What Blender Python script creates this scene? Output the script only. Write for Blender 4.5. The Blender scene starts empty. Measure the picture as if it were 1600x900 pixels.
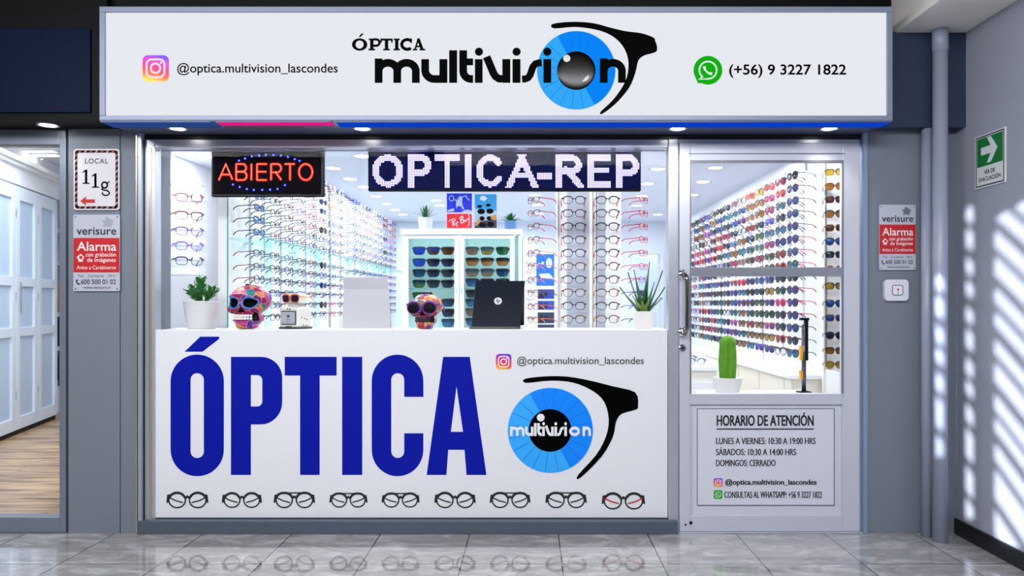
import bpy, bmesh, math, random
from mathutils import Vector, Matrix
from mathutils.bvhtree import BVHTree
from mathutils.geometry import tessellate_polygon

random.seed(7)
sc = bpy.context.scene
COL = sc.collection
PI = math.pi

# ------------------------------------------------------------------ camera
F, CX, CY = 1155.0, 830.0, 475.0          # focal length and vanishing point in 1600x900 pixels
EY, EZ = -4.125, 1.268                    # eye position (x = 0)
cam = bpy.data.cameras.new('camera')
cam.sensor_width = 36.0
cam.lens = F / 1600.0 * 36.0
cam.shift_x = -(CX - 800.0) / 1600.0
cam.shift_y = (CY - 450.0) / 1600.0
cam.clip_start = 0.05
cam_ob = bpy.data.objects.new('camera', cam)
COL.objects.link(cam_ob)
cam_ob.location = (0, EY, EZ)
cam_ob.rotation_euler = (PI / 2, 0, 0)
sc.camera = cam_ob

# ------------------------------------------------------------------ view, world, lights
sc.view_settings.view_transform = 'Standard'
sc.view_settings.look = 'None'
sc.view_settings.gamma = 1.0
sc.view_settings.use_curve_mapping = False
sc.view_settings.exposure = 0.0
sc.cycles.transparent_max_bounces = 40
sc.cycles.max_bounces = 10
sc.cycles.use_denoising = True

world = bpy.data.worlds.new('world')
sc.world = world
world.use_nodes = True
bg = world.node_tree.nodes['Background']
bg.inputs[0].default_value = (0.75, 0.86, 1.0, 1)
bg.inputs[1].default_value = 1.0

SUN_DIR = Vector((1.0, 1.2, -0.3)).normalized()
sun = bpy.data.lights.new('sun', 'SUN')
sun.energy = 13.0
sun.angle = math.radians(0.45)
sun.color = (0.93, 0.95, 1.0)
sun_ob = bpy.data.objects.new('sun', sun)
COL.objects.link(sun_ob)
sun_ob.location = (-4, -9, 4)
sun_ob.rotation_euler = SUN_DIR.to_track_quat('-Z', 'Y').to_euler()


def area(name, loc, rot, sx, sy, power, color=(1, 1, 1)):
    l = bpy.data.lights.new(name, 'AREA')
    l.shape = 'RECTANGLE'
    l.size, l.size_y = sx, sy
    l.energy = power
    l.color = color
    o = bpy.data.objects.new(name, l)
    COL.objects.link(o)
    o.location = loc
    o.rotation_euler = rot
    return o


area('corridor_light', (-2.6, -2.8, 3.0), (math.radians(38), 0, 0), 3.0, 0.9, 150, (0.98, 0.985, 1.0))
area('corridor_light', (0.4, -3.2, 3.0), (math.radians(40), 0, 0), 2.6, 0.9, 150, (0.98, 0.985, 1.0))
area('neighbour_shop_light', (-4.0, 1.8, 2.70), (0, 0, 0), 1.6, 2.6, 72, (0.84, 0.93, 1.0))
SHOP_LAMP_W = 6.6


# ------------------------------------------------------------------ colour and materials
def lin(c):
    c = c / 255.0
    return c / 12.92 if c <= 0.04045 else ((c + 0.055) / 1.055) ** 2.4


def rgb(h):
    h = h.lstrip('#')
    return (lin(int(h[0:2], 16)), lin(int(h[2:4], 16)), lin(int(h[4:6], 16)), 1.0)


MATS = {}


def mat(key, color='#ffffff', rough=0.5, metal=0.0, emit=None, es=0.0, bump=0.0, bscale=60.0, spec=None, vary=0.0, coat=0.0):
    if key in MATS:
        return MATS[key]
    m = bpy.data.materials.new(key)
    m.use_nodes = True
    nt = m.node_tree
    b = nt.nodes['Principled BSDF']
    b.inputs['Base Color'].default_value = rgb(color)
    b.inputs['Roughness'].default_value = rough
    b.inputs['Metallic'].default_value = metal
    if spec is not None:
        b.inputs['Specular IOR Level'].default_value = spec
    if coat:
        b.inputs['Coat Weight'].default_value = coat
    if emit:
        b.inputs['Emission Color'].default_value = rgb(emit)
        b.inputs['Emission Strength'].default_value = es
    if bump or vary:
        tc = nt.nodes.new('ShaderNodeTexCoord')
        nz = nt.nodes.new('ShaderNodeTexNoise')
        nz.inputs['Scale'].default_value = bscale
        nz.inputs['Detail'].default_value = 4
        nt.links.new(tc.outputs['Object'], nz.inputs['Vector'])
        if bump:
            bp = nt.nodes.new('ShaderNodeBump')
            bp.inputs['Strength'].default_value = bump
            bp.inputs['Distance'].default_value = 0.004
            nt.links.new(nz.outputs['Fac'], bp.inputs['Height'])
            nt.links.new(bp.outputs['Normal'], b.inputs['Normal'])
        if vary:
            mx = nt.nodes.new('ShaderNodeMix')
            mx.data_type = 'RGBA'
            c = rgb(color)
            mx.inputs[6].default_value = tuple(x * (1 - vary) for x in c[:3]) + (1,)
            mx.inputs[7].default_value = tuple(min(1, x * (1 + vary)) for x in c[:3]) + (1,)
            nt.links.new(nz.outputs['Fac'], mx.inputs[0])
            nt.links.new(mx.outputs[2], b.inputs['Base Color'])
    MATS[key] = m
    return m


def glass_mat(key, tint='#ffffff', gloss=0.05, rough=0.02, power=5.0):
    """thin pane: lets light straight through, a little mirror at grazing angles"""
    if key in MATS:
        return MATS[key]
    m = bpy.data.materials.new(key)
    m.use_nodes = True
    nt = m.node_tree
    nt.nodes.clear()
    out = nt.nodes.new('ShaderNodeOutputMaterial')
    tr = nt.nodes.new('ShaderNodeBsdfTransparent')
    tr.inputs[0].default_value = rgb(tint)
    gl = nt.nodes.new('ShaderNodeBsdfGlossy')
    gl.inputs['Roughness'].default_value = rough
    mx = nt.nodes.new('ShaderNodeMixShader')
    lw = nt.nodes.new('ShaderNodeLayerWeight')
    lw.inputs['Blend'].default_value = 0.12
    ma = nt.nodes.new('ShaderNodeMath')
    ma.operation = 'MULTIPLY_ADD'
    ma.inputs[1].default_value = 0.025
    ma.inputs[2].default_value = gloss * 0.06
    nt.links.new(lw.outputs['Facing'], ma.inputs[0])
    nt.links.new(ma.outputs[0], mx.inputs[0])
    nt.links.new(tr.outputs[0], mx.inputs[1])
    nt.links.new(gl.outputs[0], mx.inputs[2])
    nt.links.new(mx.outputs[0], out.inputs[0])
    MATS[key] = m
    return m


def lens_mat(key, color, see=0.0, top=None):
    """tinted lens; see = how much passes straight through; top = second tint towards the upper edge"""
    if key in MATS:
        return MATS[key]
    m = bpy.data.materials.new(key)
    m.use_nodes = True
    nt = m.node_tree
    b = nt.nodes['Principled BSDF']
    deep = 0.34 if see == 0 else 0.9
    color_, top_ = [tuple(q * deep for q in rgb(x)[:3]) + (1,) if x else None for x in (color, top)]
    b.inputs['Base Color'].default_value = color_
    b.inputs['Roughness'].default_value = 0.08
    b.inputs['Metallic'].default_value = 0.0
    b.inputs['Specular IOR Level'].default_value = 0.4
    if top:
        tc = nt.nodes.new('ShaderNodeTexCoord')
        sp = nt.nodes.new('ShaderNodeSeparateXYZ')
        mr = nt.nodes.new('ShaderNodeMapRange')
        mr.inputs[1].default_value = -0.015
        mr.inputs[2].default_value = 0.015
        mx = nt.nodes.new('ShaderNodeMix')
        mx.data_type = 'RGBA'
        mx.inputs[6].default_value = color_
        mx.inputs[7].default_value = top_
        nt.links.new(tc.outputs['Object'], sp.inputs[0])
        nt.links.new(sp.outputs[2], mr.inputs[0])
        nt.links.new(mr.outputs[0], mx.inputs[0])
        nt.links.new(mx.outputs[2], b.inputs['Base Color'])
    if see:
        tr = nt.nodes.new('ShaderNodeBsdfTransparent')
        ms = nt.nodes.new('ShaderNodeMixShader')
        ms.inputs[0].default_value = see
        out = nt.nodes['Material Output']
        nt.links.new(b.outputs[0], ms.inputs[1])
        nt.links.new(tr.outputs[0], ms.inputs[2])
        nt.links.new(ms.outputs[0], out.inputs[0])
    MATS[key] = m
    return m


def emit_mat(key, color, strength):
    if key in MATS:
        return MATS[key]
    m = bpy.data.materials.new(key)
    m.use_nodes = True
    nt = m.node_tree
    nt.nodes.clear()
    out = nt.nodes.new('ShaderNodeOutputMaterial')
    e = nt.nodes.new('ShaderNodeEmission')
    e.inputs[0].default_value = rgb(color)
    e.inputs[1].default_value = strength
    nt.links.new(e.outputs[0], out.inputs[0])
    MATS[key] = m
    return m


# ------------------------------------------------------------------ geometry helpers
def at(px, py, Y):
    """the point at depth Y that the photograph shows at pixel (px, py)"""
    k = F / (Y - EY)
    return Vector(((px - CX) / k, Y, EZ - (py - CY) / k))


def kpx(Y):
    return F / (Y - EY)


class Front:
    """a plane facing the street, addressed in photo pixels"""
    def __init__(s, Y):
        s.Y = Y
        s.k = F / (Y - EY)

    def p(s, u, v, lift=0.0):
        return Vector(((u - CX) / s.k, s.Y - lift, EZ - (v - CY) / s.k))


class Plate:
    """a local plane: origin at the upper edge's start, u along U, v downwards"""
    def __init__(s, origin, U, D, N, scale):
        s.o, s.U, s.D, s.N, s.sc = Vector(origin), Vector(U), Vector(D), Vector(N), scale

    def p(s, u, v, lift=0.0):
        return s.o + s.U * (u * s.sc) + s.D * (v * s.sc) + s.N * lift


class MB:
    def __init__(s):
        s.v, s.f, s.mi, s.M = [], [], [], None

    def add(s, vs, fs, mi=0):
        n = len(s.v)
        for p in vs:
            p = Vector(p)
            s.v.append(s.M @ p if s.M else p)
        for f in fs:
            s.f.append([i + n for i in f])
            s.mi.append(mi)

    def box(s, x0, x1, y0, y1, z0, z1, mi=0):
        vs = [(x, y, z) for x in (x0, x1) for y in (y0, y1) for z in (z0, z1)]
        s.add(vs, [(0, 1, 3, 2), (4, 6, 7, 5), (0, 4, 5, 1), (2, 3, 7, 6), (0, 2, 6, 4), (1, 5, 7, 3)], mi)
        return s

    def hexa(s, a, b, mi=0):
        """two quads a, b (4 points each, same order) joined into a solid"""
        s.add(list(a) + list(b), [(0, 3, 2, 1), (4, 5, 6, 7), (0, 1, 5, 4), (1, 2, 6, 5), (2, 3, 7, 6), (3, 0, 4, 7)], mi)
        return s

    def pbox(s, px0, px1, py0, py1, Y0, Y1, mi=0, at_Y=None):
        """box whose front face (at Y0 or at_Y) covers the pixel rectangle"""
        a = at(px0, py1, Y0 if at_Y is None else at_Y)
        b = at(px1, py0, Y0 if at_Y is None else at_Y)
        return s.box(a.x, b.x, Y0, Y1, a.z, b.z, mi)

    def tube(s, pts, r, n=8, closed=False, mi=0, caps=True, flat=None):
        pts = [Vector(p) for p in pts]
        m = len(pts)
        vs, fs = [], []
        prev = None
        for i, p in enumerate(pts):
            a = pts[i - 1] if (i or closed) else p
            b = pts[(i + 1) % m] if (i < m - 1 or closed) else p
            t = (b - a).normalized()
            if prev is None:
                up = Vector((0, 0, 1)) if abs(t.z) < 0.9 else Vector((0, 1, 0))
                x = t.cross(up).normalized()
            else:
                x = (prev - t * prev.dot(t)).normalized()
            prev = x
            y = t.cross(x)
            rr = r[i] if isinstance(r, (list, tuple)) else r
            for j in range(n):
                an = 2 * PI * j / n
                vs.append(p + x * (math.cos(an) * rr) + y * (math.sin(an) * rr))
        for i in range(m if closed else m - 1):
            for j in range(n):
                a0 = i * n + j
                a1 = i * n + (j + 1) % n
                b0 = ((i + 1) % m) * n + j
                b1 = ((i + 1) % m) * n + (j + 1) % n
                fs.append((a0, a1, b1, b0))
        if caps and not closed:
            fs.append(tuple(range(n))[::-1])
            fs.append(tuple((m - 1) * n + j for j in range(n)))
        s.add(vs, fs, mi)
        return s

    def lathe(s, prof, n=32, c=(0, 0, 0), mi=0, cap=True):
        vs, fs = [], []
        for r, z in prof:
            for j in range(n):
                a = 2 * PI * j / n
                vs.append((c[0] + r * math.cos(a), c[1] + r * math.sin(a), c[2] + z))
        for i in range(len(prof) - 1):
            for j in range(n):
                fs.append((i * n + j, i * n + (j + 1) % n, (i + 1) * n + (j + 1) % n, (i + 1) * n + j))
        if cap:
            fs.append(tuple(range(n))[::-1])
            fs.append(tuple((len(prof) - 1) * n + j for j in range(n)))
        s.add(vs, fs, mi)
        return s

    def ball(s, c, r, n=12, m=8, mi=0):
        rx, ry, rz = r if isinstance(r, (tuple, list)) else (r, r, r)
        vs = [(c[0], c[1], c[2] + rz)]
        for i in range(1, m):
            t = PI * i / m
            for j in range(n):
                a = 2 * PI * j / n
                vs.append((c[0] + rx * math.sin(t) * math.cos(a), c[1] + ry * math.sin(t) * math.sin(a), c[2] + rz * math.cos(t)))
        vs.append((c[0], c[1], c[2] - rz))
        fs = [(0, 1 + j, 1 + (j + 1) % n) for j in range(n)]
        for i in range(m - 2):
            for j in range(n):
                fs.append((1 + i * n + j, 1 + (i + 1) * n + j, 1 + (i + 1) * n + (j + 1) % n, 1 + i * n + (j + 1) % n))
        e = 1 + (m - 2) * n
        fs += [(e + j, len(vs) - 1, e + (j + 1) % n) for j in range(n)]
        s.add(vs, fs, mi)
        return s

    # flat shapes on a plane, coordinates in the plane's own units
    def poly(s, pl, outer, holes=(), lift=0.002, mi=0, sides=True):
        loops = [outer] + list(holes)
        flat = [pt for lp in loops for pt in lp]
        tri = tessellate_polygon([[Vector((x, -y, 0)) for x, y in lp] for lp in loops])
        s.add([pl.p(x, y, lift) for x, y in flat], tri, mi)
        if sides:
            for lp in loops:
                n = len(lp)
                vs = [pl.p(x, y, lift) for x, y in lp] + [pl.p(x, y, 0) for x, y in lp]
                s.add(vs, [(i, (i + 1) % n, n + (i + 1) % n, n + i) for i in range(n)], mi)
        return s

    def strip(s, pl, pts, w, lift=0.002, mi=0, closed=False):
        if not isinstance(w, (list, tuple)):
            pts = [p for i, p in enumerate(pts) if i == 0 or math.hypot(p[0] - pts[i - 1][0], p[1] - pts[i - 1][1]) > 1e-6]
            if closed and math.hypot(pts[0][0] - pts[-1][0], pts[0][1] - pts[-1][1]) < 1e-6:
                pts = pts[:-1]
        n = len(pts)
        L, R = [], []
        for i in range(n):
            x, y = pts[i]
            a = pts[i - 1] if (i or closed) else None
            b = pts[(i + 1) % n] if (i < n - 1 or closed) else None

            def nrm(p, q):
                dx, dy = q[0] - p[0], q[1] - p[1]
                l = math.hypot(dx, dy) or 1.0
                return (-dy / l, dx / l)
            n1 = nrm(a, (x, y)) if a else None
            n2 = nrm((x, y), b) if b else None
            if n1 is None:
                n1 = n2
            if n2 is None:
                n2 = n1
            mx, my = n1[0] + n2[0], n1[1] + n2[1]
            l = math.hypot(mx, my) or 1.0
            mx, my = mx / l, my / l
            d = max(0.7, mx * n1[0] + my * n1[1])
            ww = (w[i] if isinstance(w, (list, tuple)) else w) / 2 / d
            L.append((x + mx * ww, y + my * ww))
            R.append((x - mx * ww, y - my * ww))
        vs = [pl.p(u, v, lift) for u, v in L] + [pl.p(u, v, lift) for u, v in R]
        m = n if closed else n - 1
        s.add(vs, [(i, (i + 1) % n, n + (i + 1) % n, n + i) for i in range(m)], mi)
        return s

    def disc(s, pl, cx, cy, r, lift=0.002, mi=0, n=32, ry=None):
        ry = ry or r
        s.add([pl.p(cx + r * math.cos(2 * PI * i / n), cy + ry * math.sin(2 * PI * i / n), lift) for i in range(n)], [tuple(range(n))], mi)
        return s

    def ring(s, pl, cx, cy, r, w, lift=0.002, mi=0, n=36, ry=None):
        ry = ry or r
        return s.strip(pl, [(cx + r * math.cos(2 * PI * i / n), cy + ry * math.sin(2 * PI * i / n)) for i in range(n)], w, lift, mi, True)

    def mesh(s, name, mats, smooth=False, fix=True):
        me = bpy.data.meshes.new(name)
        me.from_pydata([tuple(p) for p in s.v], [], s.f)
        mats = mats if isinstance(mats, (list, tuple)) else [mats]
        for m in mats:
            me.materials.append(m)
        me.polygons.foreach_set('material_index', s.mi)
        if fix:
            bm = bmesh.new()
            bm.from_mesh(me)
            bmesh.ops.recalc_face_normals(bm, faces=bm.faces)
            bm.to_mesh(me)
            bm.free()
        if smooth:
            me.polygons.foreach_set('use_smooth', [True] * len(me.polygons))
        me.update()
        return me

    def build(s, name, mats, parent=None, smooth=False, bevel=0.0, seg=2, local=False):
        """one mesh object; under a parent the points are world points unless local"""
        me = s.mesh(name, mats, smooth)
        o = bpy.data.objects.new(name, me)
        COL.objects.link(o)
        if parent:
            o.parent = parent
            if not local:
                o.matrix_parent_inverse = parent_world(parent).inverted()
        if bevel:
            b = o.modifiers.new('bevel', 'BEVEL')
            b.width = bevel
            b.segments = seg
            b.limit_method = 'ANGLE'
            b.angle_limit = math.radians(35)
        if smooth and not bevel:
            pass
        return o


def parent_world(o):
    m = Matrix.LocRotScale(o.location, o.rotation_euler, o.scale)
    if o.parent:
        return parent_world(o.parent) @ o.matrix_parent_inverse @ m
    return m


def tag(o, label, cat, group=None, kind=None):
    o['label'] = label
    o['category'] = cat
    if group:
        o['group'] = group
    if kind:
        o['kind'] = kind
    return o


def thing(name, label, cat, loc=(0, 0, 0), rz=0.0, group=None):
    o = bpy.data.objects.new(name, None)
    o.empty_display_size = 0.05
    COL.objects.link(o)
    o.location = loc
    o.rotation_euler = (0, 0, rz)
    return tag(o, label, cat, group)


def struct(o, label=None, cat=None):
    o['kind'] = 'structure'
    if label:
        o['label'] = label
        o['category'] = cat
    return o


def mobj(name, me, parent=None, loc=(0, 0, 0), rot=(0, 0, 0), scale=None):
    o = bpy.data.objects.new(name, me)
    COL.objects.link(o)
    o.parent = parent
    o.location = loc
    o.rotation_euler = rot
    if scale:
        o.scale = scale
    return o


def arc(cx, cy, r, a0, a1, n=10, ry=None):
    """points on an arc, degrees, y downwards (pixel sense: 90 = down)"""
    ry = ry or r
    return [(cx + r * math.cos(math.radians(a0 + (a1 - a0) * i / n)), cy + ry * math.sin(math.radians(a0 + (a1 - a0) * i / n))) for i in range(n + 1)]


def rrect(x0, y0, x1, y1, r, n=6):
    return (arc(x1 - r, y0 + r, r, -90, 0, n) + arc(x1 - r, y1 - r, r, 0, 90, n)
            + arc(x0 + r, y1 - r, r, 90, 180, n) + arc(x0 + r, y0 + r, r, 180, 270, n))


_txt = {}


def text2d(s, bold=0.0, shear=0.0, space=1.0):
    key = (s, bold, shear, space)
    if key in _txt:
        return _txt[key]
    cu = bpy.data.curves.new('text', 'FONT')
    cu.body = s
    cu.offset = bold
    cu.shear = shear
    cu.space_character = space
    cu.resolution_u = 4
    cu.fill_mode = 'FRONT'
    o = bpy.data.objects.new('text', cu)
    COL.objects.link(o)
    dg = bpy.context.evaluated_depsgraph_get()
    me = bpy.data.meshes.new_from_object(o.evaluated_get(dg))
    vs = [(v.co.x, v.co.y) for v in me.vertices]
    fs = [tuple(p.vertices) for p in me.polygons]
    bpy.data.objects.remove(o)
    bpy.data.meshes.remove(me)
    bpy.data.curves.remove(cu)
    _txt[key] = (vs, fs)
    return _txt[key]


def put_text(mb, pl, s, x0, x1, y0, y1, bold=0.0, lift=0.002, mi=0, shear=0.0, space=1.0):
    """fit the words into the rectangle (y0 top, y1 bottom)"""
    vs, fs = text2d(s, bold, shear, space)
    if not vs:
        return
    ax, bx = min(v[0] for v in vs), max(v[0] for v in vs)
    ay, by = min(v[1] for v in vs), max(v[1] for v in vs)
    P = [pl.p(x0 + (v[0] - ax) / (bx - ax) * (x1 - x0), y1 - (v[1] - ay) / (by - ay) * (y1 - y0), lift) for v in vs]
    mb.add(P, fs, mi)


def lettering(parent, pl, s, x0, x1, y0, y1, m, bold=0.0, lift=0.002, shear=0.0, space=1.0, name='lettering', fat=0.0):
    mb = MB()
    if fat:
        for i in (-1, 0, 1):
            put_text(mb, pl, s, x0 + fat * (1 + i), x1 - fat * (1 - i), y0, y1, bold, lift + 0.00012 * i, 0, shear, space)
    else:
        put_text(mb, pl, s, x0, x1, y0, y1, bold, lift, 0, shear, space)
    return mb.build(name, m, parent)


# ------------------------------------------------------------------ shared materials
M_white = mat('white_paint', '#eceef2', 0.45)
M_shopwall = mat('shop_white', '#f1f4f9', 0.55, bump=0.08, bscale=40)
M_lam = mat('white_laminate', '#f2f3f5', 0.25)
M_alu = mat('brushed_aluminium', '#c3c7d2', 0.32, 0.55)
M_alu2 = mat('white_aluminium', '#cfd2de', 0.38, 0.25)
M_dkframe = mat('dark_frame', '#2a2c31', 0.35, 0.5)
M_sill = mat('slate_sill', '#566170', 0.35, 0.2)
M_pillar = mat('pillar_grey', '#757d8a', 0.55, bump=0.5, bscale=160, vary=0.06)
M_wallr = mat('stucco_grey', '#9fa4b2', 0.75, bump=0.9, bscale=110, vary=0.05)
M_bulk = mat('bulkhead_slate', '#2a374f', 0.4)
M_navy = mat('navy_panel', '#05162f', 0.45, spec=0.08)
M_black = mat('black_paint', '#060709', 0.5, spec=0.15)
M_ink = mat('black_vinyl', '#020203', 0.6, spec=0.03)
M_blue = mat('blue_vinyl', '#0818a0', 0.5, spec=0.1)
M_plas = mat('white_plastic', '#e6e7ea', 0.4)
M_chrome = mat('chrome', '#d8d9dc', 0.14, 1.0)
M_glass = glass_mat('window_glass', '#ffffff', 0.035)
M_glassg = glass_mat('shelf_glass', '#eafaf8', 0.06)
M_glassedge = mat('glass_edge', '#5fae9f', 0.2)
M_red = mat('sign_red', '#c2101c', 0.45)
M_cream = mat('cream_panel', '#eae5d8', 0.5)
M_pipe = mat('pipe_grey', '#98a0b4', 0.35, bump=0.05)
M_base = mat('baseboard_black', '#15171d', 0.4)


def marble_floor():
    m = bpy.data.materials.new('marble_tiles')
    m.use_nodes = True
    nt = m.node_tree
    N, L = nt.nodes, nt.links
    b = N['Principled BSDF']
    tc = N.new('ShaderNodeTexCoord')
    mp = N.new('ShaderNodeMapping')
    mp.inputs['Location'].default_value = (-0.15, 0.03, 0)
    L.new(tc.outputs['Object'], mp.inputs[0])
    br = N.new('ShaderNodeTexBrick')
    br.offset = 0.0
    br.inputs['Scale'].default_value = 1.0
    br.inputs['Brick Width'].default_value = 0.49
    br.inputs['Row Height'].default_value = 0.49
    br.inputs['Mortar Size'].default_value = 0.0032
    br.inputs['Mortar Smooth'].default_value = 0.0
    br.inputs['Bias'].default_value = 0.0
    br.inputs['Color1'].default_value = (0.0, 0.0, 0.0, 1)
    br.inputs['Color2'].default_value = (1.0, 1.0, 1.0, 1)
    L.new(mp.outputs[0], br.inputs['Vector'])
    # each tile its own slice of marble: shift the noise by the tile's random value
    ad = N.new('ShaderNodeVectorMath')
    ad.operation = 'MULTIPLY_ADD'
    ad.inputs[1].default_value = (1.0, 2.2, 1.0)
    L.new(tc.outputs['Object'], ad.inputs[0])
    L.new(br.outputs['Color'], ad.inputs[2])
    n1 = N.new('ShaderNodeTexNoise')
    n1.inputs['Scale'].default_value = 3.2
    n1.inputs['Detail'].default_value = 9
    n1.inputs['Roughness'].default_value = 0.68
    n1.inputs['Distortion'].default_value = 1.6
    L.new(ad.outputs[0], n1.inputs['Vector'])
    cr = N.new('ShaderNodeValToRGB')
    e = cr.color_ramp.elements
    e[0].position, e[0].color = 0.30, rgb('#898582')
    e[1].position, e[1].color = 0.72, rgb('#d8d6d6')
    x = e.new(0.48)
    x.color = rgb('#a09d9d')
    x = e.new(0.56)
    x.color = rgb('#b4b1b1')
    L.new(n1.outputs['Fac'], cr.inputs[0])
    mx = N.new('ShaderNodeMix')
    mx.data_type = 'RGBA'
    mx.inputs[7].default_value = rgb('#3a3633')
    L.new(br.outputs['Fac'], mx.inputs[0])
    L.new(cr.outputs[0], mx.inputs[6])
    L.new(mx.outputs[2], b.inputs['Base Color'])
    b.inputs['Roughness'].default_value = 0.06
    b.inputs['IOR'].default_value = 2.3
    b.inputs['Specular IOR Level'].default_value = 0.5
    b.inputs['Coat Weight'].default_value = 0.6
    b.inputs['Coat Roughness'].default_value = 0.05
    return m


def wood_floor():
    m = bpy.data.materials.new('wood_planks')
    m.use_nodes = True
    nt = m.node_tree
    N, L = nt.nodes, nt.links
    b = N['Principled BSDF']
    tc = N.new('ShaderNodeTexCoord')
    mp = N.new('ShaderNodeMapping')
    mp.inputs['Rotation'].default_value = (0, 0, math.radians(-12))
    L.new(tc.outputs['Object'], mp.inputs[0])
    br = N.new('ShaderNodeTexBrick')
    br.inputs['Scale'].default_value = 1.0
    br.inputs['Brick Width'].default_value = 1.4
    br.inputs['Row Height'].default_value = 0.16
    br.inputs['Mortar Size'].default_value = 0.002
    br.inputs['Color1'].default_value = (0, 0, 0, 1)
    br.inputs['Color2'].default_value = (1, 1, 1, 1)
    L.new(mp.outputs[0], br.inputs['Vector'])
    st = N.new('ShaderNodeMapping')
    st.inputs['Scale'].default_value = (0.8, 9, 1)
    st.inputs['Rotation'].default_value = (0, 0, math.radians(-12))
    L.new(tc.outputs['Object'], st.inputs[0])
    ad = N.new('ShaderNodeVectorMath')
    L.new(st.outputs[0], ad.inputs[0])
    L.new(br.outputs['Color'], ad.inputs[1])
    nz = N.new('ShaderNodeTexNoise')
    nz.inputs['Scale'].default_value = 2.0
    nz.inputs['Detail'].default_value = 6
    L.new(ad.outputs[0], nz.inputs['Vector'])
    cr = N.new('ShaderNodeValToRGB')
    e = cr.color_ramp.elements
    e[0].position, e[0].color = 0.32, rgb('#6f4f38')
    e[1].position, e[1].color = 0.62, rgb('#d8b48a')
    L.new(nz.outputs['Fac'], cr.inputs[0])
    mx = N.new('ShaderNodeMix')
    mx.data_type = 'RGBA'
    mx.inputs[7].default_value = rgb('#4a3424')
    L.new(br.outputs['Fac'], mx.inputs[0])
    L.new(cr.outputs[0], mx.inputs[6])
    L.new(mx.outputs[2], b.inputs['Base Color'])
    b.inputs['Roughness'].default_value = 0.25
    return m


# ================================================================== the setting
CEIL = 3.05
SHOPZ = 2.35
FX0, FX1 = -7.0, 2.35

struct(MB().box(FX0, FX1, -5.2, 0.0, -0.1, 0.0).build('floor', marble_floor()))
struct(MB().box(-2.60, 2.45, 0.0, 6.0, -0.1, 0.0).build('floor_shop', mat('shop_tiles', '#d9dadc', 0.15)))
struct(MB().box(-7.0, -2.62, 0.0, 6.0, -0.1, 0.0).build('floor_neighbour', wood_floor()))
struct(MB().box(FX0, FX1, -5.2, 0.2, CEIL, CEIL + 0.1).build('ceiling', mat('ceiling_dark', '#2c2c30', 0.7)))
struct(MB().box(FX1, FX1 + 0.12, -5.2, 0.0, 0.0, CEIL).build('wall_right', M_wallr))
struct(MB().box(FX0 - 0.1, FX0, -5.2, 6.0, 0.0, CEIL).build('wall_left', M_white))
struct(MB().box(FX1 - 0.014, FX1, -4.8, -0.005, 0.0, 0.085).build('baseboard_right', M_base))

# corridor wall behind the photographer; unseen trellis and slits shaped to throw sun patches
wb = MB()
XS = [(-7.0, -1.862), (-1.808, -1.717), (-1.655, -1.51), (-1.03, 2.35)]
for a, b in XS:
    wb.box(a, b, -5.012, -5.0, 0, CEIL)
wb.box(-1.862, -1.808, -5.012, -5.0, 0, 1.66)
wb.box(-1.862, -1.808, -5.012, -5.0, 2.62, CEIL)
wb.box(-1.717, -1.655, -5.012, -5.0, 0, 1.33)
wb.box(-1.51, -1.03, -5.012, -5.0, 0, 1.20)
wb.box(-1.51, -1.03, -5.012, -5.0, 2.86, CEIL)
struct(wb.build('wall_back', mat('corridor_grey', '#8f949c', 0.6)))
tr = MB()
for z0, w in ((1.42, .02), (1.60, .026), (1.80, .022), (1.94, .03), (2.06, .018), (2.19, .03), (2.34, .022), (2.47, .034), (2.60, .022), (2.73, .03), (2.88, .022), (3.02, .03), (3.16, .022), (3.3, .03)):
    x0, x1 = -1.90, -1.0
    s_ = -1.116
    za, zb = z0 + s_ * (x0 + 1.69), z0 + s_ * (x1 + 1.69)
    tr.hexa([(x0, -5.04, za - w), (x1, -5.04, zb - w), (x1, -5.03, zb - w), (x0, -5.03, za - w)],
            [(x0, -5.04, za + w), (x1, -5.04, zb + w), (x1, -5.03, zb + w), (x0, -5.03, za + w)])
struct(tr.build('window_3', M_dkframe))

# facade pillars
pl_ = MB()
pl_.box(at(107, 0, -0.04).x, at(187, 0, -0.04).x, -0.04, 0.3, 0, 2.24)
pl_.box(at(188, 0, -0.04).x, at(220, 0, -0.04).x, -0.036, 0.3, 0, 2.24)
struct(pl_.build('wall_pillar_left', M_pillar))
struct(MB().box(at(1352, 0, -0.04).x, FX1, -0.04, 0.3, 0, 2.24).build('wall_pillar_right', M_pillar))
struct(MB().box(at(1348.5, 0, -0.045).x, at(1355, 0, -0.045).x, -0.05, 0.02, 0, 2.22).build('trim_1', mat('trim_blue', '#8fa4bf', 0.3, 0.4)))
struct(MB().box(at(215, 0, -0.045).x, at(221.5, 0, -0.045).x, -0.05, 0.02, 0, 2.22).build('trim_2', mat('trim_light', '#aeb8c8', 0.3, 0.4)))

# bulkhead: over the neighbour, behind the sign, and over the pipes
SX0, SX1 = at(155, 0, -0.33).x, at(1395, 0, -0.33).x
SZ0, SZ1 = at(0, 189, -0.33).z, at(0, 10, -0.33).z
bl = MB()
bl.box(FX0, SX0 - 0.012, -0.24, 0.1, 2.235, CEIL, 0)
struct(bl.build('wall_bulkhead_left', [mat('bulkhead_black', '#05060a', 0.5, spec=0.15)]))
nv = MB()
a, b = at(-90, 176, -0.25), at(141, 44, -0.25)
nv.box(a.x, b.x, -0.254, -0.238, a.z, b.z)
struct(nv.build('trim_3', M_navy, bevel=0.004))
struct(MB().box(SX0 - 0.012, 1.80, -0.20, 0.1, 2.30, CEIL).build('wall_bulkhead_middle', M_black))
struct(MB().box(1.80, FX1, -0.13, 0.1, 2.225, 2.74).build('wall_bulkhead_right', M_bulk))
struct(MB().box(1.80, FX1, -0.05, 0.1, 2.74, CEIL).build('wall_bulkhead_upper', M_black))
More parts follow.
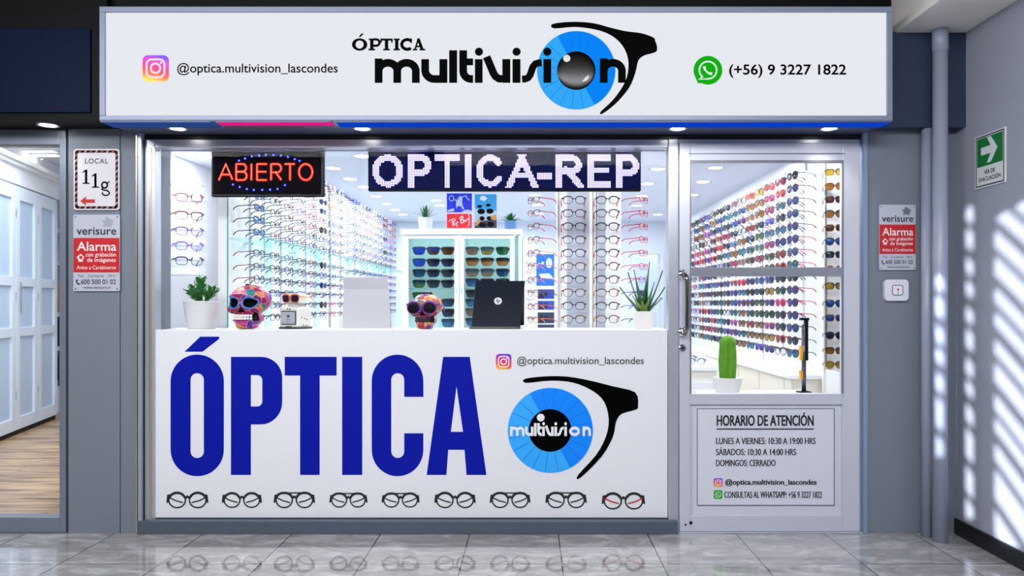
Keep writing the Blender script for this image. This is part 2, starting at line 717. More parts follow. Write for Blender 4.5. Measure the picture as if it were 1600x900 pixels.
bm_ = MB()
bm_.box(1.985, FX1 - 0.001, -4.9, -0.05, 2.74, CEIL - 0.001, 0)
bm_.box(1.972, FX1 - 0.001, -4.9, -0.045, 2.735, 2.765, 0)
struct(bm_.build('ceiling_beam', mat('beam_white', '#f6f2ec', 0.5)))
# soffit under the sign
struct(MB().box(SX0 + 0.005, SX1 - 0.005, -0.2005, 0.06, SZ0 + 0.004, SZ0 + 0.02).build('trim_4', mat('soffit_steel', '#56617a', 0.4, 0.2, spec=0.3)))

# shop shell
struct(MB().box(-2.62, -2.59, 0.28, 6.0, 0, CEIL).build('wall_shop_left', M_shopwall))
struct(MB().box(2.32, 2.45, 0.28, 6.0, 0, CEIL).build('wall_shop_right', M_shopwall))
struct(MB().box(-2.59, 2.32, 0.06, 6.0, SHOPZ, SHOPZ + 0.06).build('ceiling_shop', mat('shop_ceiling', '#d6dcea', 0.6)))
wbk = MB()
dx0, dx1 = at(992, 0, 5.6).x, at(1031, 0, 5.6).x
dz = at(0, 397, 5.6).z
wbk.box(-2.59, dx0, 5.6, 5.7, 0, SHOPZ)
wbk.box(dx1, 2.32, 5.6, 5.7, 0, SHOPZ)
wbk.box(dx0, dx1, 5.6, 5.7, dz, SHOPZ)
struct(wbk.build('wall_shop_back', mat('back_wall_blue', '#d5deec', 0.55)))
struct(MB().box(dx0 - 0.02, dx1 + 0.02, 5.95, 6.0, 0, SHOPZ).build('wall_shop_rear_room', mat('rear_room', '#c9d6ea', 0.6)))
dd = MB()
dd.box(dx0 - 0.05, dx0, 5.57, 5.6, 0, dz + 0.05)
dd.box(dx1, dx1 + 0.05, 5.57, 5.6, 0, dz + 0.05)
dd.box(dx0, dx1, 5.57, 5.6, dz, dz + 0.05)
dd.box(dx0, dx1, 5.62, 5.66, dz - 0.17, dz - 0.13)
struct(dd.build('door_2', mat('door_frame_pale', '#cfdaea', 0.4)))

struct(MB().box(1.96, 2.32, 0.74, 5.2, 2.222, SHOPZ).build('trim_6', M_shopwall))

# neighbour shop
struct(MB().box(-7.0, -2.62, 5.2, 5.3, 0, CEIL).build('wall_neighbour_back', M_shopwall))
struct(MB().box(-2.64, -2.62, 0.28, 6.0, 0, CEIL).build('wall_neighbour_right', M_shopwall))
struct(MB().box(-7.0, -2.64, 0.06, 5.2, 2.80, 2.86).build('ceiling_neighbour', mat('neigh_ceiling', '#dfe6f0', 0.6)))
nw = MB()
k0 = at(98, 0, 0).x
nw.box(-7.0, k0, -0.03, 0.05, at(0, 228, 0).z, 2.235)
nw.box(k0, k0 + 0.035, -0.03, 0.05, 0.0, 2.235)
nw.box(-7.0, k0, -0.03, 0.05, 0.0, at(0, 806, 0).z)
w2 = struct(nw.build('window_2', mat('neighbour_frame', '#7d8797', 0.35, 0.3), bevel=0.003))
MB().box(-7.0, k0, 0.0, 0.006, at(0, 806, 0).z, at(0, 228, 0).z).build('pane', M_glass, w2)
nb = MB()
nb.box(-7.0, k0, -0.012, -0.002, at(0, 228, 0).z - 0.004, at(0, 228, 0).z + 0.012)
nb.build('trim_bead', mat('bead_cream', '#c9c3b0', 0.4), w2)

# closet wall in the neighbour shop: base line from (-4.78, 2.2) to (-5.25, 4.05)
A0, A1 = Vector((-4.83, 2.45, 0)), Vector((-5.25, 4.05, 0))
dirv = (A1 - A0).normalized()
nrm = Vector((dirv.y, -dirv.x, 0))
if nrm.x < 0:
    nrm = -nrm
for o_z0, o_z1, off, nm in ((2.43, 2.80, 0.0, 'wall_neighbour_left'),):
    q = [A0 - dirv * 2.4, A1 + dirv * 0.12, A1 + dirv * 0.12 - nrm * 0.5, A0 - dirv * 2.4 - nrm * 0.5]
    struct(MB().hexa([p + Vector((0, 0, o_z0)) for p in q], [p + Vector((0, 0, o_z1)) for p in q]).build(nm, M_shopwall))
cn = MB()
for z0, z1, t in ((2.60, 2.63, 0.05), (2.63, 2.67, 0.09)):
    q = [A0 - dirv * 2.4 + nrm * t, A1 + dirv * 0.12 + nrm * t, A1 + dirv * 0.12, A0 - dirv * 2.4]
    cn.hexa([p + Vector((0, 0, z0)) for p in q], [p + Vector((0, 0, z1)) for p in q])
struct(cn.build('trim_5', M_white))

closet = thing('folding_closet', 'white panelled folding closet doors along the wall of the neighbouring shop', 'closet', A0)
L_ = (A1 - A0).length
n_d = 3
M_closet = mat('closet_white', '#dde7f4', 0.4)
M_closet2 = mat('closet_panel', '#bdd0e8', 0.45)
marks = [-0.62, 0.0, 0.0 + L_ * 0.34, L_ * 0.67, L_]
ex = Matrix.Translation(A0) @ Matrix(((dirv.x, nrm.x, 0, 0), (dirv.y, nrm.y, 0, 0), (0, 0, 1, 0), (0, 0, 0, 1)))
for i in range(len(marks) - 1):
    u0, u1 = marks[i] + 0.008, marks[i + 1] - 0.008
    d = MB()
    d.M = ex
    st = 0.085
    zs = [0.05, 0.18, 0.86, 0.95, 1.43, 1.52, 2.32, 2.40]
    d.box(u0, u0 + st, -0.03, 0.012, 0.05, 2.41)
    d.box(u1 - st, u1, -0.03, 0.012, 0.05, 2.41)
    for za, zb in ((0.05, 0.17), (0.95, 1.04), (1.44, 1.53), (2.28, 2.41)):
        d.box(u0 + st, u1 - st, -0.03, 0.012, za, zb)
    dr = d.build('door', M_closet, closet, bevel=0.004)
    p_ = MB()
    p_.M = ex
    p_.box(u0 + st, u1 - st, -0.028, -0.010, 0.17, 2.28)
    p_.build('door_panel', M_closet2, dr)
    for z in (0.35, 1.30, 2.1):
        h = MB()
        h.M = ex
        h.box(u1 - 0.012, u1 + 0.004, 0.012, 0.018, z, z + 0.08)
        h.build('hinge', M_chrome, dr)
    if i == 2:
        hh = MB()
        hh.M = ex
        hh.tube([(u0 + 0.05, 0.03, 1.18), (u0 + 0.05, 0.03, 1.48)], 0.008)
        hh.build('handle', M_chrome, dr)
tk = MB()
tk.M = ex
tk.box(-0.62, L_, -0.05, -0.01, 0.0, 0.05)
tk.build('toe_kick', M_black, closet)

sh = thing('shelf_unit', 'white shelf unit at the end of the closet in the neighbouring shop', 'shelf', (-5.45, 4.75, 0))
s_ = MB()
s_.box(-5.85, -5.03, 4.55, 5.0, 0.0, 0.3)
for z in (0.72, 1.12, 1.72, 2.1):
    s_.box(-5.85, -5.03, 4.55, 5.0, z, z + 0.05)
s_.box(-5.85, -5.03, 4.98, 5.0, 0.3, 2.2)
s_.box(-5.85, -5.80, 4.55, 5.0, 0.0, 2.2)
s_.box(-5.10, -5.03, 4.55, 5.0, 0.0, 2.2)
s_.build('carcass', M_white, sh)
b_ = MB().box(-5.60, -5.50, 4.62, 4.80, 1.17, 1.48)
tag(b_.build('storage_box', mat('orange_card', '#d79a5c', 0.6)), 'orange cardboard box on the white shelf in the neighbouring shop', 'box')
b_ = MB().box(-5.62, -5.30, 4.60, 4.90, 0.77, 1.08)
tag(b_.build('storage_basket', mat('dark_basket', '#33363c', 0.7)), 'dark basket on the white shelf below the orange box', 'basket')
b_ = MB().box(-5.62, -5.30, 4.60, 4.90, 0.30, 0.62)
tag(b_.build('storage_basket', mat('dark_basket', '#33363c', 0.7)), 'dark basket on the lowest white shelf of the neighbouring shop', 'basket')

# ------------------------------------------------------------------ shop window frame and door frame (structure)
yW = 0.0
win = MB()
win.pbox(229, 245, 219, 812, -0.02, 0.05, 0, 0.0)
win.pbox(245, 1043, 219, 232, -0.02, 0.05, 0, 0.0)
win.pbox(1043, 1058, 219, 829, -0.03, 0.05, 0, 0.0)
w1 = struct(win.build('window_1', M_alu, bevel=0.003))
g = MB()
g.pbox(222, 229, 219, 829, -0.03, 0.04, 0, 0.0)
g.pbox(222, 1350, 210, 219, -0.015, 0.06, 0, 0.0)
g.build('window_frame', M_dkframe, w1, bevel=0.002)
g = MB()
g.pbox(219.5, 223, 210, 830, -0.05, 0.03, 0, 0.0)
g.pbox(236, 240, 232, 812, -0.03, 0.0, 0, 0.0)
g.build('window_bead', mat('warm_alu', '#cfc4b8', 0.25, 0.7), w1)
MB().pbox(245, 1043, 232, 520, 0.006, 0.014, 0, 0.0).build('pane', M_glass, w1)
g = MB().pbox(222, 1056, 809.5, 830, -0.055, 0.06, 0, 0.0)
g.build('window_sill', M_sill, w1, bevel=0.004)
# channel above the glass with the hanging rail
g = MB().pbox(246, 1042, 226, 233, 0.05, 0.075, 0, 0.0)
g.build('window_rail', mat('rail_blue', '#8f96b8', 0.3, 0.6), w1)

dr = MB()
dr.pbox(1340, 1348.5, 219, 828, -0.02, 0.05, 0, 0.0)
dr.pbox(1058, 1340, 219, 225, -0.02, 0.05, 0, 0.0)
dr.pbox(1058, 1348, 828.2, 830, -0.05, 0.06, 0, 0.0)
door = struct(dr.build('door_1', M_alu, bevel=0.002))
lf = MB()
lf.pbox(1060, 1077, 225, 828, -0.03, 0.012, 0, 0.0)
lf.pbox(1313, 1340, 225, 828, -0.03, 0.012, 0, 0.0)
lf.pbox(1077, 1313, 225, 255, -0.03, 0.012, 0, 0.0)
lf.pbox(1077, 1313, 614, 631, -0.03, 0.012, 0, 0.0)
lf.pbox(1077, 1313, 803, 828, -0.03, 0.012, 0, 0.0)
leaf = lf.build('door_frame', M_alu2, door, bevel=0.003)
b1 = MB()
b1.pbox(1074, 1316, 241, 242.6, -0.033, -0.028, 0, 0.0)
b1.pbox(1078.3, 1312, 252, 255.5, -0.033, -0.02, 0, 0.0)
b1.pbox(1076, 1078.3, 252, 614, -0.033, -0.02, 0, 0.0)
b1.pbox(1312, 1314.3, 252, 614, -0.033, -0.02, 0, 0.0)
b1.build('glazing_bead', mat('bead_grey', '#7f8088', 0.35, 0.4), door)
MB().pbox(1077, 1313, 418, 432, -0.035, 0.01, 0, 0.0).build('mid_rail', mat('mid_rail', '#a3a7b2', 0.3, 0.6), door, bevel=0.003)
MB().pbox(1077, 1313, 255, 418, -0.012, -0.004, 0, 0.0).build('pane', M_glass, door)
MB().pbox(1077, 1313, 432, 614, -0.012, -0.004, 0, 0.0).build('pane', M_glass, door)
MB().pbox(1077, 1313, 631, 803, -0.012, 0.005, 0, 0.0).build('door_panel', mat('door_panel', '#cdd0dc', 0.45), door)
hd = MB()
p0, p1 = at(1066, 429, -0.03), at(1066, 519, -0.03)
hx = at(1074, 0, -0.09).x
path = [Vector((p0.x, -0.03, p0.z)), Vector((p0.x + 0.004, -0.062, p0.z + 0.008)), Vector((hx - 0.01, -0.085, p0.z + 0.004)),
        Vector((hx - 0.001, -0.092, p0.z - 0.03)), Vector((hx, -0.093, (p0.z + p1.z) / 2)), Vector((hx - 0.001, -0.092, p1.z + 0.03)),
        Vector((hx - 0.01, -0.085, p1.z - 0.004)), Vector((p1.x + 0.004, -0.062, p1.z - 0.008)), Vector((p1.x, -0.03, p1.z))]
hd.tube(path, 0.0125, 12)
hdl = hd.build('door_handle', mat('dark_chrome', '#8d8a88', 0.15, 1.0), door, smooth=True)
ro = MB()
for p in (p0, p1):
    ro.M = Matrix.Translation((p.x, -0.03, p.z)) @ Matrix.Rotation(PI / 2, 4, 'X')
    ro.lathe([(0.030, 0), (0.030, 0.006), (0.022, 0.014), (0.012, 0.018)], 24)
ro.build('rosette', M_chrome, hdl, smooth=True)
lk = MB()
p = at(1066, 544, -0.03)
lk.M = Matrix.Translation((p.x, -0.03, p.z)) @ Matrix.Rotation(PI / 2, 4, 'X')
lk.lathe([(0.021, 0), (0.021, 0.005), (0.015, 0.009), (0.006, 0.009)], 20)
lk.lathe([(0.007, 0.009), (0.007, 0.012)], 10, mi=1)
lk.build('lock', [M_chrome, M_black], door)
pn = MB()
for x, y, r in ((1079.5, 817, 2.6), (1071, 820, 1.6)):
    pn.disc(Front(-0.031), x, y, r, 0.001)
pn.build('screw', M_black, door)

# ------------------------------------------------------------------ pipes
pp = MB()
c = at(1448.5, 0, -0.09)
pp.tube([(c.x, -0.09, 0), (c.x, -0.09, 2.225)], 0.0300, 24)
tag(pp.build('drain_pipe', M_pipe, smooth=True), 'thinner grey vertical pipe standing against the corner pillar', 'pipe')
pr = thing('drain_pipe', 'thicker grey vertical pipe in the corner, running up to the white beam', 'pipe', (at(1469, 0, -0.175).x, -0.175, 0))
pp = MB()
c = at(1469, 0, -0.175)
pp.tube([(c.x, -0.175, 0), (c.x, -0.175, 2.735)], 0.0375, 24)
pp.build('pipe', M_pipe, pr, smooth=True)
pp = MB()
pp.tube([(c.x, -0.175, 2.62), (c.x, -0.175, 2.735)], 0.0405, 24)
pp.build('pipe_collar', M_pipe, pr, smooth=True)


# ================================================================== marks shared by signs
def icon_gradient(lit=False):
    key = 'icon_gradient_backlit' if lit else 'icon_gradient'
    if key in MATS:
        return MATS[key]
    m = bpy.data.materials.new(key)
    m.use_nodes = True
    nt = m.node_tree
    b = nt.nodes['Principled BSDF']
    b.inputs['Roughness'].default_value = 0.5
    tc = nt.nodes.new('ShaderNodeTexCoord')
    sp = nt.nodes.new('ShaderNodeSeparateXYZ')
    ma = nt.nodes.new('ShaderNodeMath')
    ma.operation = 'MULTIPLY_ADD'
    ma.inputs[1].default_value = 0.25
    cr = nt.nodes.new('ShaderNodeValToRGB')
    e = cr.color_ramp.elements
    e[0].position, e[0].color = 0.0, rgb('#ffb62b')
    e[1].position, e[1].color = 1.0, rgb('#5a2fd8')
    for p, c in ((0.22, '#f8592e'), (0.45, '#ea1d52'), (0.75, '#c3189c')):
        x = e.new(p)
        x.color = rgb(c)
    nt.links.new(tc.outputs['Generated'], sp.inputs[0])
    nt.links.new(sp.outputs[0], ma.inputs[0])
    nt.links.new(sp.outputs[2], ma.inputs[2])
    sb = nt.nodes.new('ShaderNodeMath')
    sb.operation = 'SUBTRACT'
    sb.inputs[1].default_value = 0.12
    nt.links.new(ma.outputs[0], sb.inputs[0])
    nt.links.new(sb.outputs[0], cr.inputs[0])
    nt.links.new(cr.outputs[0], b.inputs['Base Color'])
    if lit:
        nt.links.new(cr.outputs[0], b.inputs['Emission Color'])
        b.inputs['Emission Strength'].default_value = 0.6
    MATS[key] = m
    return m


def camera_icon(parent, pl, cx, cy, s, lit=False):
    h = s / 2
    o = MB().poly(pl, rrect(cx - h, cy - h, cx + h, cy + h, s * 0.2), lift=0.002).build('camera_icon', icon_gradient(lit), parent)
    w = MB()
    q = h * 0.68
    w.strip(pl, rrect(cx - q, cy - q, cx + q, cy + q, s * 0.19)[:-1], s * 0.075, 0.0035, closed=True)
    w.ring(pl, cx, cy, h * 0.36, s * 0.075, 0.0035)
    w.disc(pl, cx + h * 0.42, cy - h * 0.42, s * 0.045, 0.0035, n=12)
    w.build('icon_outline', emit_mat('sign_light', '#eff1f8', 0.93) if lit else M_white, o)


def phone_icon(parent, pl, cx, cy, r, square=False, lit=False):
    b = MB()
    if square:
        b.poly(pl, rrect(cx - r, cy - r, cx + r, cy + r, r * 0.4), lift=0.002)
    else:
        b.disc(pl, cx, cy, r, 0.002, n=40)
        b.poly(pl, [(cx - r * 0.86, cy + r * 0.52), (cx - r * 0.70, cy + r * 0.9), (cx - r * 0.4, cy + r * 0.9)], lift=0.002, sides=False)
    o = b.build('phone_icon', emit_mat('icon_green_backlit', '#12b80f', 0.9) if lit else mat('icon_green', '#0fae16', 0.5), parent)
    w = MB()
    w.strip(pl, arc(cx, cy, r * 0.60, 128, 128 + 325, 30), r * 0.11, 0.0035)
    w.strip(pl, [arc(cx, cy, r * 0.60, 128, 128, 1)[0], (cx - r * 0.62, cy + r * 0.64), arc(cx, cy, r * 0.60, 93, 93, 1)[0]], r * 0.1, 0.0035)
    hs = [(cx - r * 0.27, cy - r * 0.26), (cx - r * 0.2, cy - r * 0.02), (cx + r * 0.02, cy + r * 0.2), (cx + r * 0.28, cy + r * 0.25)]
    w.strip(pl, hs, [r * 0.22, r * 0.12, r * 0.12, r * 0.22], 0.0035)
    w.build('icon_outline', emit_mat('sign_light', '#eff1f8', 0.93) if lit else M_white, o)


def logotype(mb, pl, ox, oy, sx, sy, with_o, lift=0.004, mi=0):
    """lower-case rounded word mark; coordinates drawn on a 1160 x 165 grid"""
    def T(pts):
        return [(ox + (x - 195) * sx, oy + (y - 385) * sy) for x, y in pts]
    W = 36
    cnt = [0]

    def lf():
        cnt[0] += 1
        return lift + 0.00008 * cnt[0]

    def S(pts, w=W):
        # widths are anisotropic: offset in grid space, then map
        mb2 = []
        n = len(pts)
        L, R = [], []
        for i in range(n):
            a = pts[max(0, i - 1)]
            c = pts[min(n - 1, i + 1)]
            dx, dy = c[0] - a[0], c[1] - a[1]
            l = math.hypot(dx, dy) or 1
            nx, ny = -dy / l, dx / l
            L.append((pts[i][0] + nx * w / 2, pts[i][1] + ny * w / 2))
            R.append((pts[i][0] - nx * w / 2, pts[i][1] - ny * w / 2))
        q = lf()
        P = [pl.p(u, v, q) for u, v in T(L) + T(R)]
        mb.add(P, [(i, i + 1, n + i + 1, n + i) for i in range(n - 1)], mi)

    def B(x0, x1, y0, y1):
        q = lf()
        mb.add([pl.p(u, v, q) for u, v in T([(x0, y0), (x1, y0), (x1, y1), (x0, y1)])], [(0, 1, 2, 3)], mi)

    def D(x, y, r):
        q = lf()
        mb.add([pl.p(u, v, q) for u, v in T([(x + r * math.cos(2 * PI * i / 24), y + r * math.sin(2 * PI * i / 24)) for i in range(24)])], [tuple(range(24))], mi)
    # m
    B(195, 231, 272, 385)
    S(arc(256, 330, 43, 180, 360, 14, 38) + [(299, 385)])
    S(arc(342, 330, 43, 180, 360, 14, 38) + [(385, 385)])
    # u
    S([(428, 275), (428, 325)] + arc(470, 325, 42, 180, 90, 10, 42) + [(495, 367)])
    B(494, 531, 275, 385)
    # l
    B(539, 576, 234, 385)
    # t
    S([(604, 234), (604, 330)] + arc(641, 330, 37, 180, 90, 10, 37) + [(650, 367)])
    B(586, 650, 272, 304)
    # i
    B(658, 694, 275, 385)
    D(677, 241, 19)
    # v
    S([(712, 264), (722, 287), (744, 340), (754, 356), (768, 365), (786, 367)])
    B(785, 822, 275, 385)
    # i
    B(832, 869, 275, 385)
    D(851, 241, 19)
    # s
    S([(876, 368), (890, 367), (904, 362), (914, 348), (920, 330), (927, 310), (938, 297), (952, 293), (967, 292)], 33)
    # i
    B(975, 1011, 275, 385)
    D(993, 241, 19)
    if with_o:
        S(arc(1122, 330, 60, 0, 360, 28, 38), 36)
    # n
    B(1236, 1272, 272, 385)
    S(arc(1296, 330, 42, 180, 360, 14, 38) + [(1338, 385)])


def iris(parent, pl, cx, cy, r, lit=False):
    def mk(key, c):
        if lit:      # translucent vinyl on the light box
            return emit_mat(key + '_backlit', c, 0.95)
        return mat(key, c, 0.5, spec=0.2)
    o = MB().disc(pl, cx, cy, r, 0.002, n=72).build('iris', mk('iris_blue', '#35acff'), parent)
    ln = MB()
    for i in range(20):
        a = math.radians(18 * i + 7)
        ln.strip(pl, [(cx + r * 0.52 * math.cos(a), cy + r * 0.52 * math.sin(a)), (cx + r * 0.97 * math.cos(a), cy + r * 0.97 * math.sin(a))], r * 0.012, 0.0032)
    ln.build('iris_lines', mk('iris_line', '#1577d6'), o)
    wd = MB()
    wd.poly(pl, arc(cx, cy, r * 0.99, -118, 62, 30) + arc(cx, cy, r * 0.49, 62, -118, 30), lift=0.0026, sides=False)
    wd.build('iris_shade', mk('iris_shade', '#0a88ff'), o)
    return o


GLASS_ARC_A = [(1017, 112), (1100, 102), (1200, 107), (1290, 130), (1355, 145), (1430, 155), (1485, 175), (1492, 190), (1500, 212), (1500, 235), (1485, 245), (1440, 258),
               (1415, 280), (1405, 320), (1395, 355), (1370, 410), (1310, 480), (1248, 527), (1240, 517), (1295, 465), (1345, 395), (1366, 335), (1366, 270), (1340, 210), (1290, 165), (1220, 138), (1120, 125), (1025, 132)]
GLASS_ARC_B = [(450, 207), (520, 198), (600, 199), (680, 213), (760, 233), (838, 254), (848, 300), (840, 315), (790, 330), (770, 360), (760, 410), (720, 480), (645, 555), (637, 545),
               (700, 475), (735, 410), (745, 350), (730, 290), (690, 250), (620, 220), (540, 213), (455, 221)]


def smooth_loop(pts, n=4):
    """closed Catmull-Rom through the points"""
    out = []
    m = len(pts)
    for i in range(m):
        p0, p1, p2, p3 = pts[i - 1], pts[i], pts[(i + 1) % m], pts[(i + 2) % m]
        for j in range(n):
            t = j / n
            out.append(tuple(0.5 * ((2 * p1[d]) + (-p0[d] + p2[d]) * t + (2 * p0[d] - 5 * p1[d] + 4 * p2[d] - p3[d]) * t * t + (-p0[d] + 3 * p1[d] - 3 * p2[d] + p3[d]) * t ** 3) for d in (0, 1)))
    return out


# ================================================================== the illuminated sign
sign = thing('illuminated_sign', 'long white illuminated shop sign above the window with eye logo and phone number', 'sign', ((SX0 + SX1) / 2, -0.2, SZ0))
sb = MB()
fr = 0.028
yF = -0.33
# steel tray: four sides and back
sb.box(SX0, SX1, yF, -0.201, SZ1 - fr, SZ1)
sb.box(SX0, SX1, yF, -0.201, SZ0 + 0.0045, SZ0 + fr)
sb.box(SX0, SX1, yF, yF + 0.012, SZ0, SZ0 + 0.0046)
sb.box(SX0, SX0 + fr, yF, -0.201, SZ0 + fr, SZ1 - fr)
sb.box(SX1 - fr, SX1, yF, -0.201, SZ0 + fr, SZ1 - fr)
sb.build('frame', mat('sign_frame', '#8a94aa', 0.45, 0.25), sign, bevel=0.003)
yS = yF + 0.012
facem = MB().box(SX0 + fr, SX1 - fr, yS, yS + 0.01, SZ0 + fr, SZ1 - fr)
fo = facem.build('lit_face', emit_mat('sign_light', '#eff1f8', 0.93), sign)
P = Front(yS)
camera_icon(sign, P, 243.5, 107, 41, True)
lettering(sign, P, '@optica.multivision_lascondes', 277, 528, 98.5, 118.2, M_ink, bold=0.012)
phone_icon(sign, P, 1106, 110, 22.5, lit=True)
lettering(sign, P, '(+56) 9 3227 1822', 1139, 1322, 100.5, 122, M_ink, bold=0.02)
# slab-serif word
sl = MB()


def slab(pts_list, w):
    for pts in pts_list:
        sl.strip(P, pts, w, 0.0025)


yt, yb = 60.5, 78.8
# O with accent
sl.poly(P, arc(562, 69.7, 12, 0, 360, 30, 9.6)[:-1], [arc(562, 69.7, 6.3, 0, 360, 30, 6.4)[:-1]], lift=0.0025)
sl.poly(P, [(560.5, 57.8), (565, 52.5), (568.5, 52.5), (563.5, 57.8)], lift=0.0025)


def serif_stem(x, w=5.2, sw=10.2):
    sl.poly(P, [(x - w / 2, yt), (x + w / 2, yt), (x + w / 2, yb), (x - w / 2, yb)], lift=0.0025)
    sl.poly(P, [(x - sw / 2, yb - 2.4), (x + sw / 2, yb - 2.4), (x + sw / 2, yb), (x - sw / 2, yb)], lift=0.0027)


serif_stem(581)
sl.poly(P, [(576.3, yt), (586, yt), (586, yt + 2.4), (576.3, yt + 2.4)], lift=0.0027)
sl.strip(P, [(583, 61.9), (588.5, 61.9)] + arc(588.5, 66.8, 4.6, -80, 80, 8, 4.8) + [(588.5, 71.7), (583, 71.7)], 3.8, 0.0026)
serif_stem(604)
sl.poly(P, [(594.5, yt), (613.5, yt), (613.5, yt + 3), (594.5, yt + 3)], lift=0.0027)
for x in (594.5, 611.3):
    sl.poly(P, [(x, yt), (x + 2.3, yt), (x + 2.3, yt + 6.2), (x, yt + 6.2)], lift=0.0026)
serif_stem(620)
sl.poly(P, [(615.2, yt), (624.8, yt), (624.8, yt + 2.4), (615.2, yt + 2.4)], lift=0.0027)
sl.strip(P, arc(636.5, 69.7, 8.6, -48, -312, 22, 7.6), 5.0, 0.0025)
sl.poly(P, [(641.2, yt), (643.8, yt), (643.8, yt + 6.8), (641.2, yt + 6.8)], lift=0.0027)
sl.strip(P, [(653.8, yt), (648.3, yb)], 2.6, 0.0025)
sl.strip(P, [(653.4, yt), (660.3, yb)], 4.6, 0.0026)
sl.poly(P, [(650.5, 71.5), (657, 71.5), (657, 74), (650.5, 74)], lift=0.0027)
for x0, x1 in ((645, 652), (655.5, 664.5)):
    sl.poly(P, [(x0, yb - 2.3), (x1, yb - 2.3), (x1, yb), (x0, yb)], lift=0.0027)
sl.build('lettering', M_ink, sign)
c1 = (520 + 1127 / 2.963, 326 / 2.963)
ir = iris(sign, P, c1[0], c1[1], 182 / 2.963, True)
pu = MB()
pc = P.p(c1[0], c1[1] + 0.5)
pu.ball((pc.x, yS - 0.001, pc.z), (30.4 / P.k, 0.010, 30.4 / P.k), 40, 20)
pu.build('pupil', mat('pupil_black', '#020203', 0.25, spec=0.35), sign, smooth=True)
gl = MB()
gl.disc(P, c1[0] - 15, c1[1] - 17.5, 5.6, 0.0135, n=20)
gl.strip(P, arc(c1[0], c1[1], 21, 25, 65, 8), [0.6, 2.5, 4, 4.6, 4.6, 4, 3, 2, .6], 0.0130)
gl.build('pupil_highlight', mat('print_grey', '#d5d7dc', 0.5), sign)
lg = MB()
logotype(lg, P, 520 + 195 / 2.963, 385 / 2.963, 1 / 2.963, 1 / 2.963, False)
lg.build('word_mark', M_ink, sign)
ga = MB()
ga.poly(P, [(520 + x / 2.963, y / 2.963) for x, y in smooth_loop(GLASS_ARC_A, 3)], lift=0.003)
ga.build('glasses_mark', M_ink, sign)

# added emissive strips standing in for the coloured reflection on the soffit
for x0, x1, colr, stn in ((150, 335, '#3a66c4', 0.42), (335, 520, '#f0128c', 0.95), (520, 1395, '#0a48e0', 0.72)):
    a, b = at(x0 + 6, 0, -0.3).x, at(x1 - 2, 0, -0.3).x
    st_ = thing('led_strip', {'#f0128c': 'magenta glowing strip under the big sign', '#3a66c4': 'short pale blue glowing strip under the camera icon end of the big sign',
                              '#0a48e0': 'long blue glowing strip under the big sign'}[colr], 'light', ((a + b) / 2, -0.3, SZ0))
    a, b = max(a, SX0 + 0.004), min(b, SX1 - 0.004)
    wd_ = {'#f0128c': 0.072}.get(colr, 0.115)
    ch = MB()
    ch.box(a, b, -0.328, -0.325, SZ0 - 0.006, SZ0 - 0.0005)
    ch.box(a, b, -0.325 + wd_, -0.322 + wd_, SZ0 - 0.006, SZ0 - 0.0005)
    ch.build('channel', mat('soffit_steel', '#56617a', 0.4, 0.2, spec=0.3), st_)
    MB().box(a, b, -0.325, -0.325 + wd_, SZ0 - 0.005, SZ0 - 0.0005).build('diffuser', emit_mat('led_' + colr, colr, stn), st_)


# ------------------------------------------------------------------ downlights
def downlight(x, y, z, r, label, group, power, spot=False, color=(1, 0.97, 0.92), glow=5.0):
    t = thing('ceiling_light', label, 'light', (x, y, z), 0, group)
    MB().lathe([(r * 0.78, -0.002), (r, -0.004), (r * 1.02, 0.0), (r * 0.78, 0.002)], 24).build('trim_ring', M_alu, t, smooth=False, local=True)
    MB().lathe([(r * 0.78, -0.002), (r * 0.3, -0.003), (0.0001, -0.003)], 24, cap=False).build('lamp_face', emit_mat('lamp_glow_%g' % glow, '#fff8ee', glow), t, local=True)
    if power:
        if spot:
            l = bpy.data.lights.new('lamp', 'SPOT')
            l.spot_size = math.radians(110)
            l.spot_blend = 0.6
            l.shadow_soft_size = r * 0.7
        else:
            l = bpy.data.lights.new('lamp', 'AREA')
            l.shape = 'DISK'
            l.size = r * 1.4
        l.energy = power
        l.color = color
        o = bpy.data.objects.new('lamp', l)
        COL.objects.link(o)
        o.parent = t
        o.location = (0, 0, -0.012)
    return t


zs = SZ0 + 0.004
for px, nm in ((275, 'soffit spotlight below the camera icon of the big sign'), (565, 'soffit spotlight above the hanging red and white LED displays'),
               (1060, 'soffit spotlight above the mullion beside the door'), (1298, 'soffit spotlight above the hinge side of the door')):
    p = at(px, 204, -0.17)
    downlight(p.x, -0.150, zs, 0.05, 'round recessed ' + nm, 'soffit spotlights', 7.0, True, (1, 0.95, 0.88), 9)
p = at(75, 194, -0.13)
downlight(p.x, -0.13, 2.235, 0.055, 'round recessed spotlight above the neighbouring shop window', None, 3.0, True, (1, 0.95, 0.88), 9)

LAMPS = [(322, 245), (285, 222), (262, 205), (338, 282), (520.5, 262.7), (547, 279.6), (568, 292), (566, 244), (588, 307), (604, 318.7), (617.5, 328), (629, 335), (682, 313), (687, 321),
         (836, 305), (841, 320), (842, 334), (843, 349), (1028, 264), (1012, 287), (1002.6, 306.5), (1028, 335), (995, 321), (1018, 348), (1012, 355.6),
         (1007, 363), (1003.6, 370), (995, 379), (1117.7, 262), (1098.6, 284), (1082, 304.5), (760, 262), (720, 240), (900, 245), (1190, 245), (1302, 196), (1180, 192), (915, 196), (640, 194)]  # trailing lamps are added out of view to brighten board, towers and ledge
ORD = ['first', 'second', 'third', 'fourth', 'fifth', 'sixth', 'seventh', 'eighth', 'ninth', 'tenth', 'eleventh', 'twelfth', 'thirteenth', 'fourteenth', 'fifteenth',
       'sixteenth', 'seventeenth', 'eighteenth', 'nineteenth', 'twentieth', 'twenty-first', 'twenty-second', 'twenty-third', 'twenty-fourth']


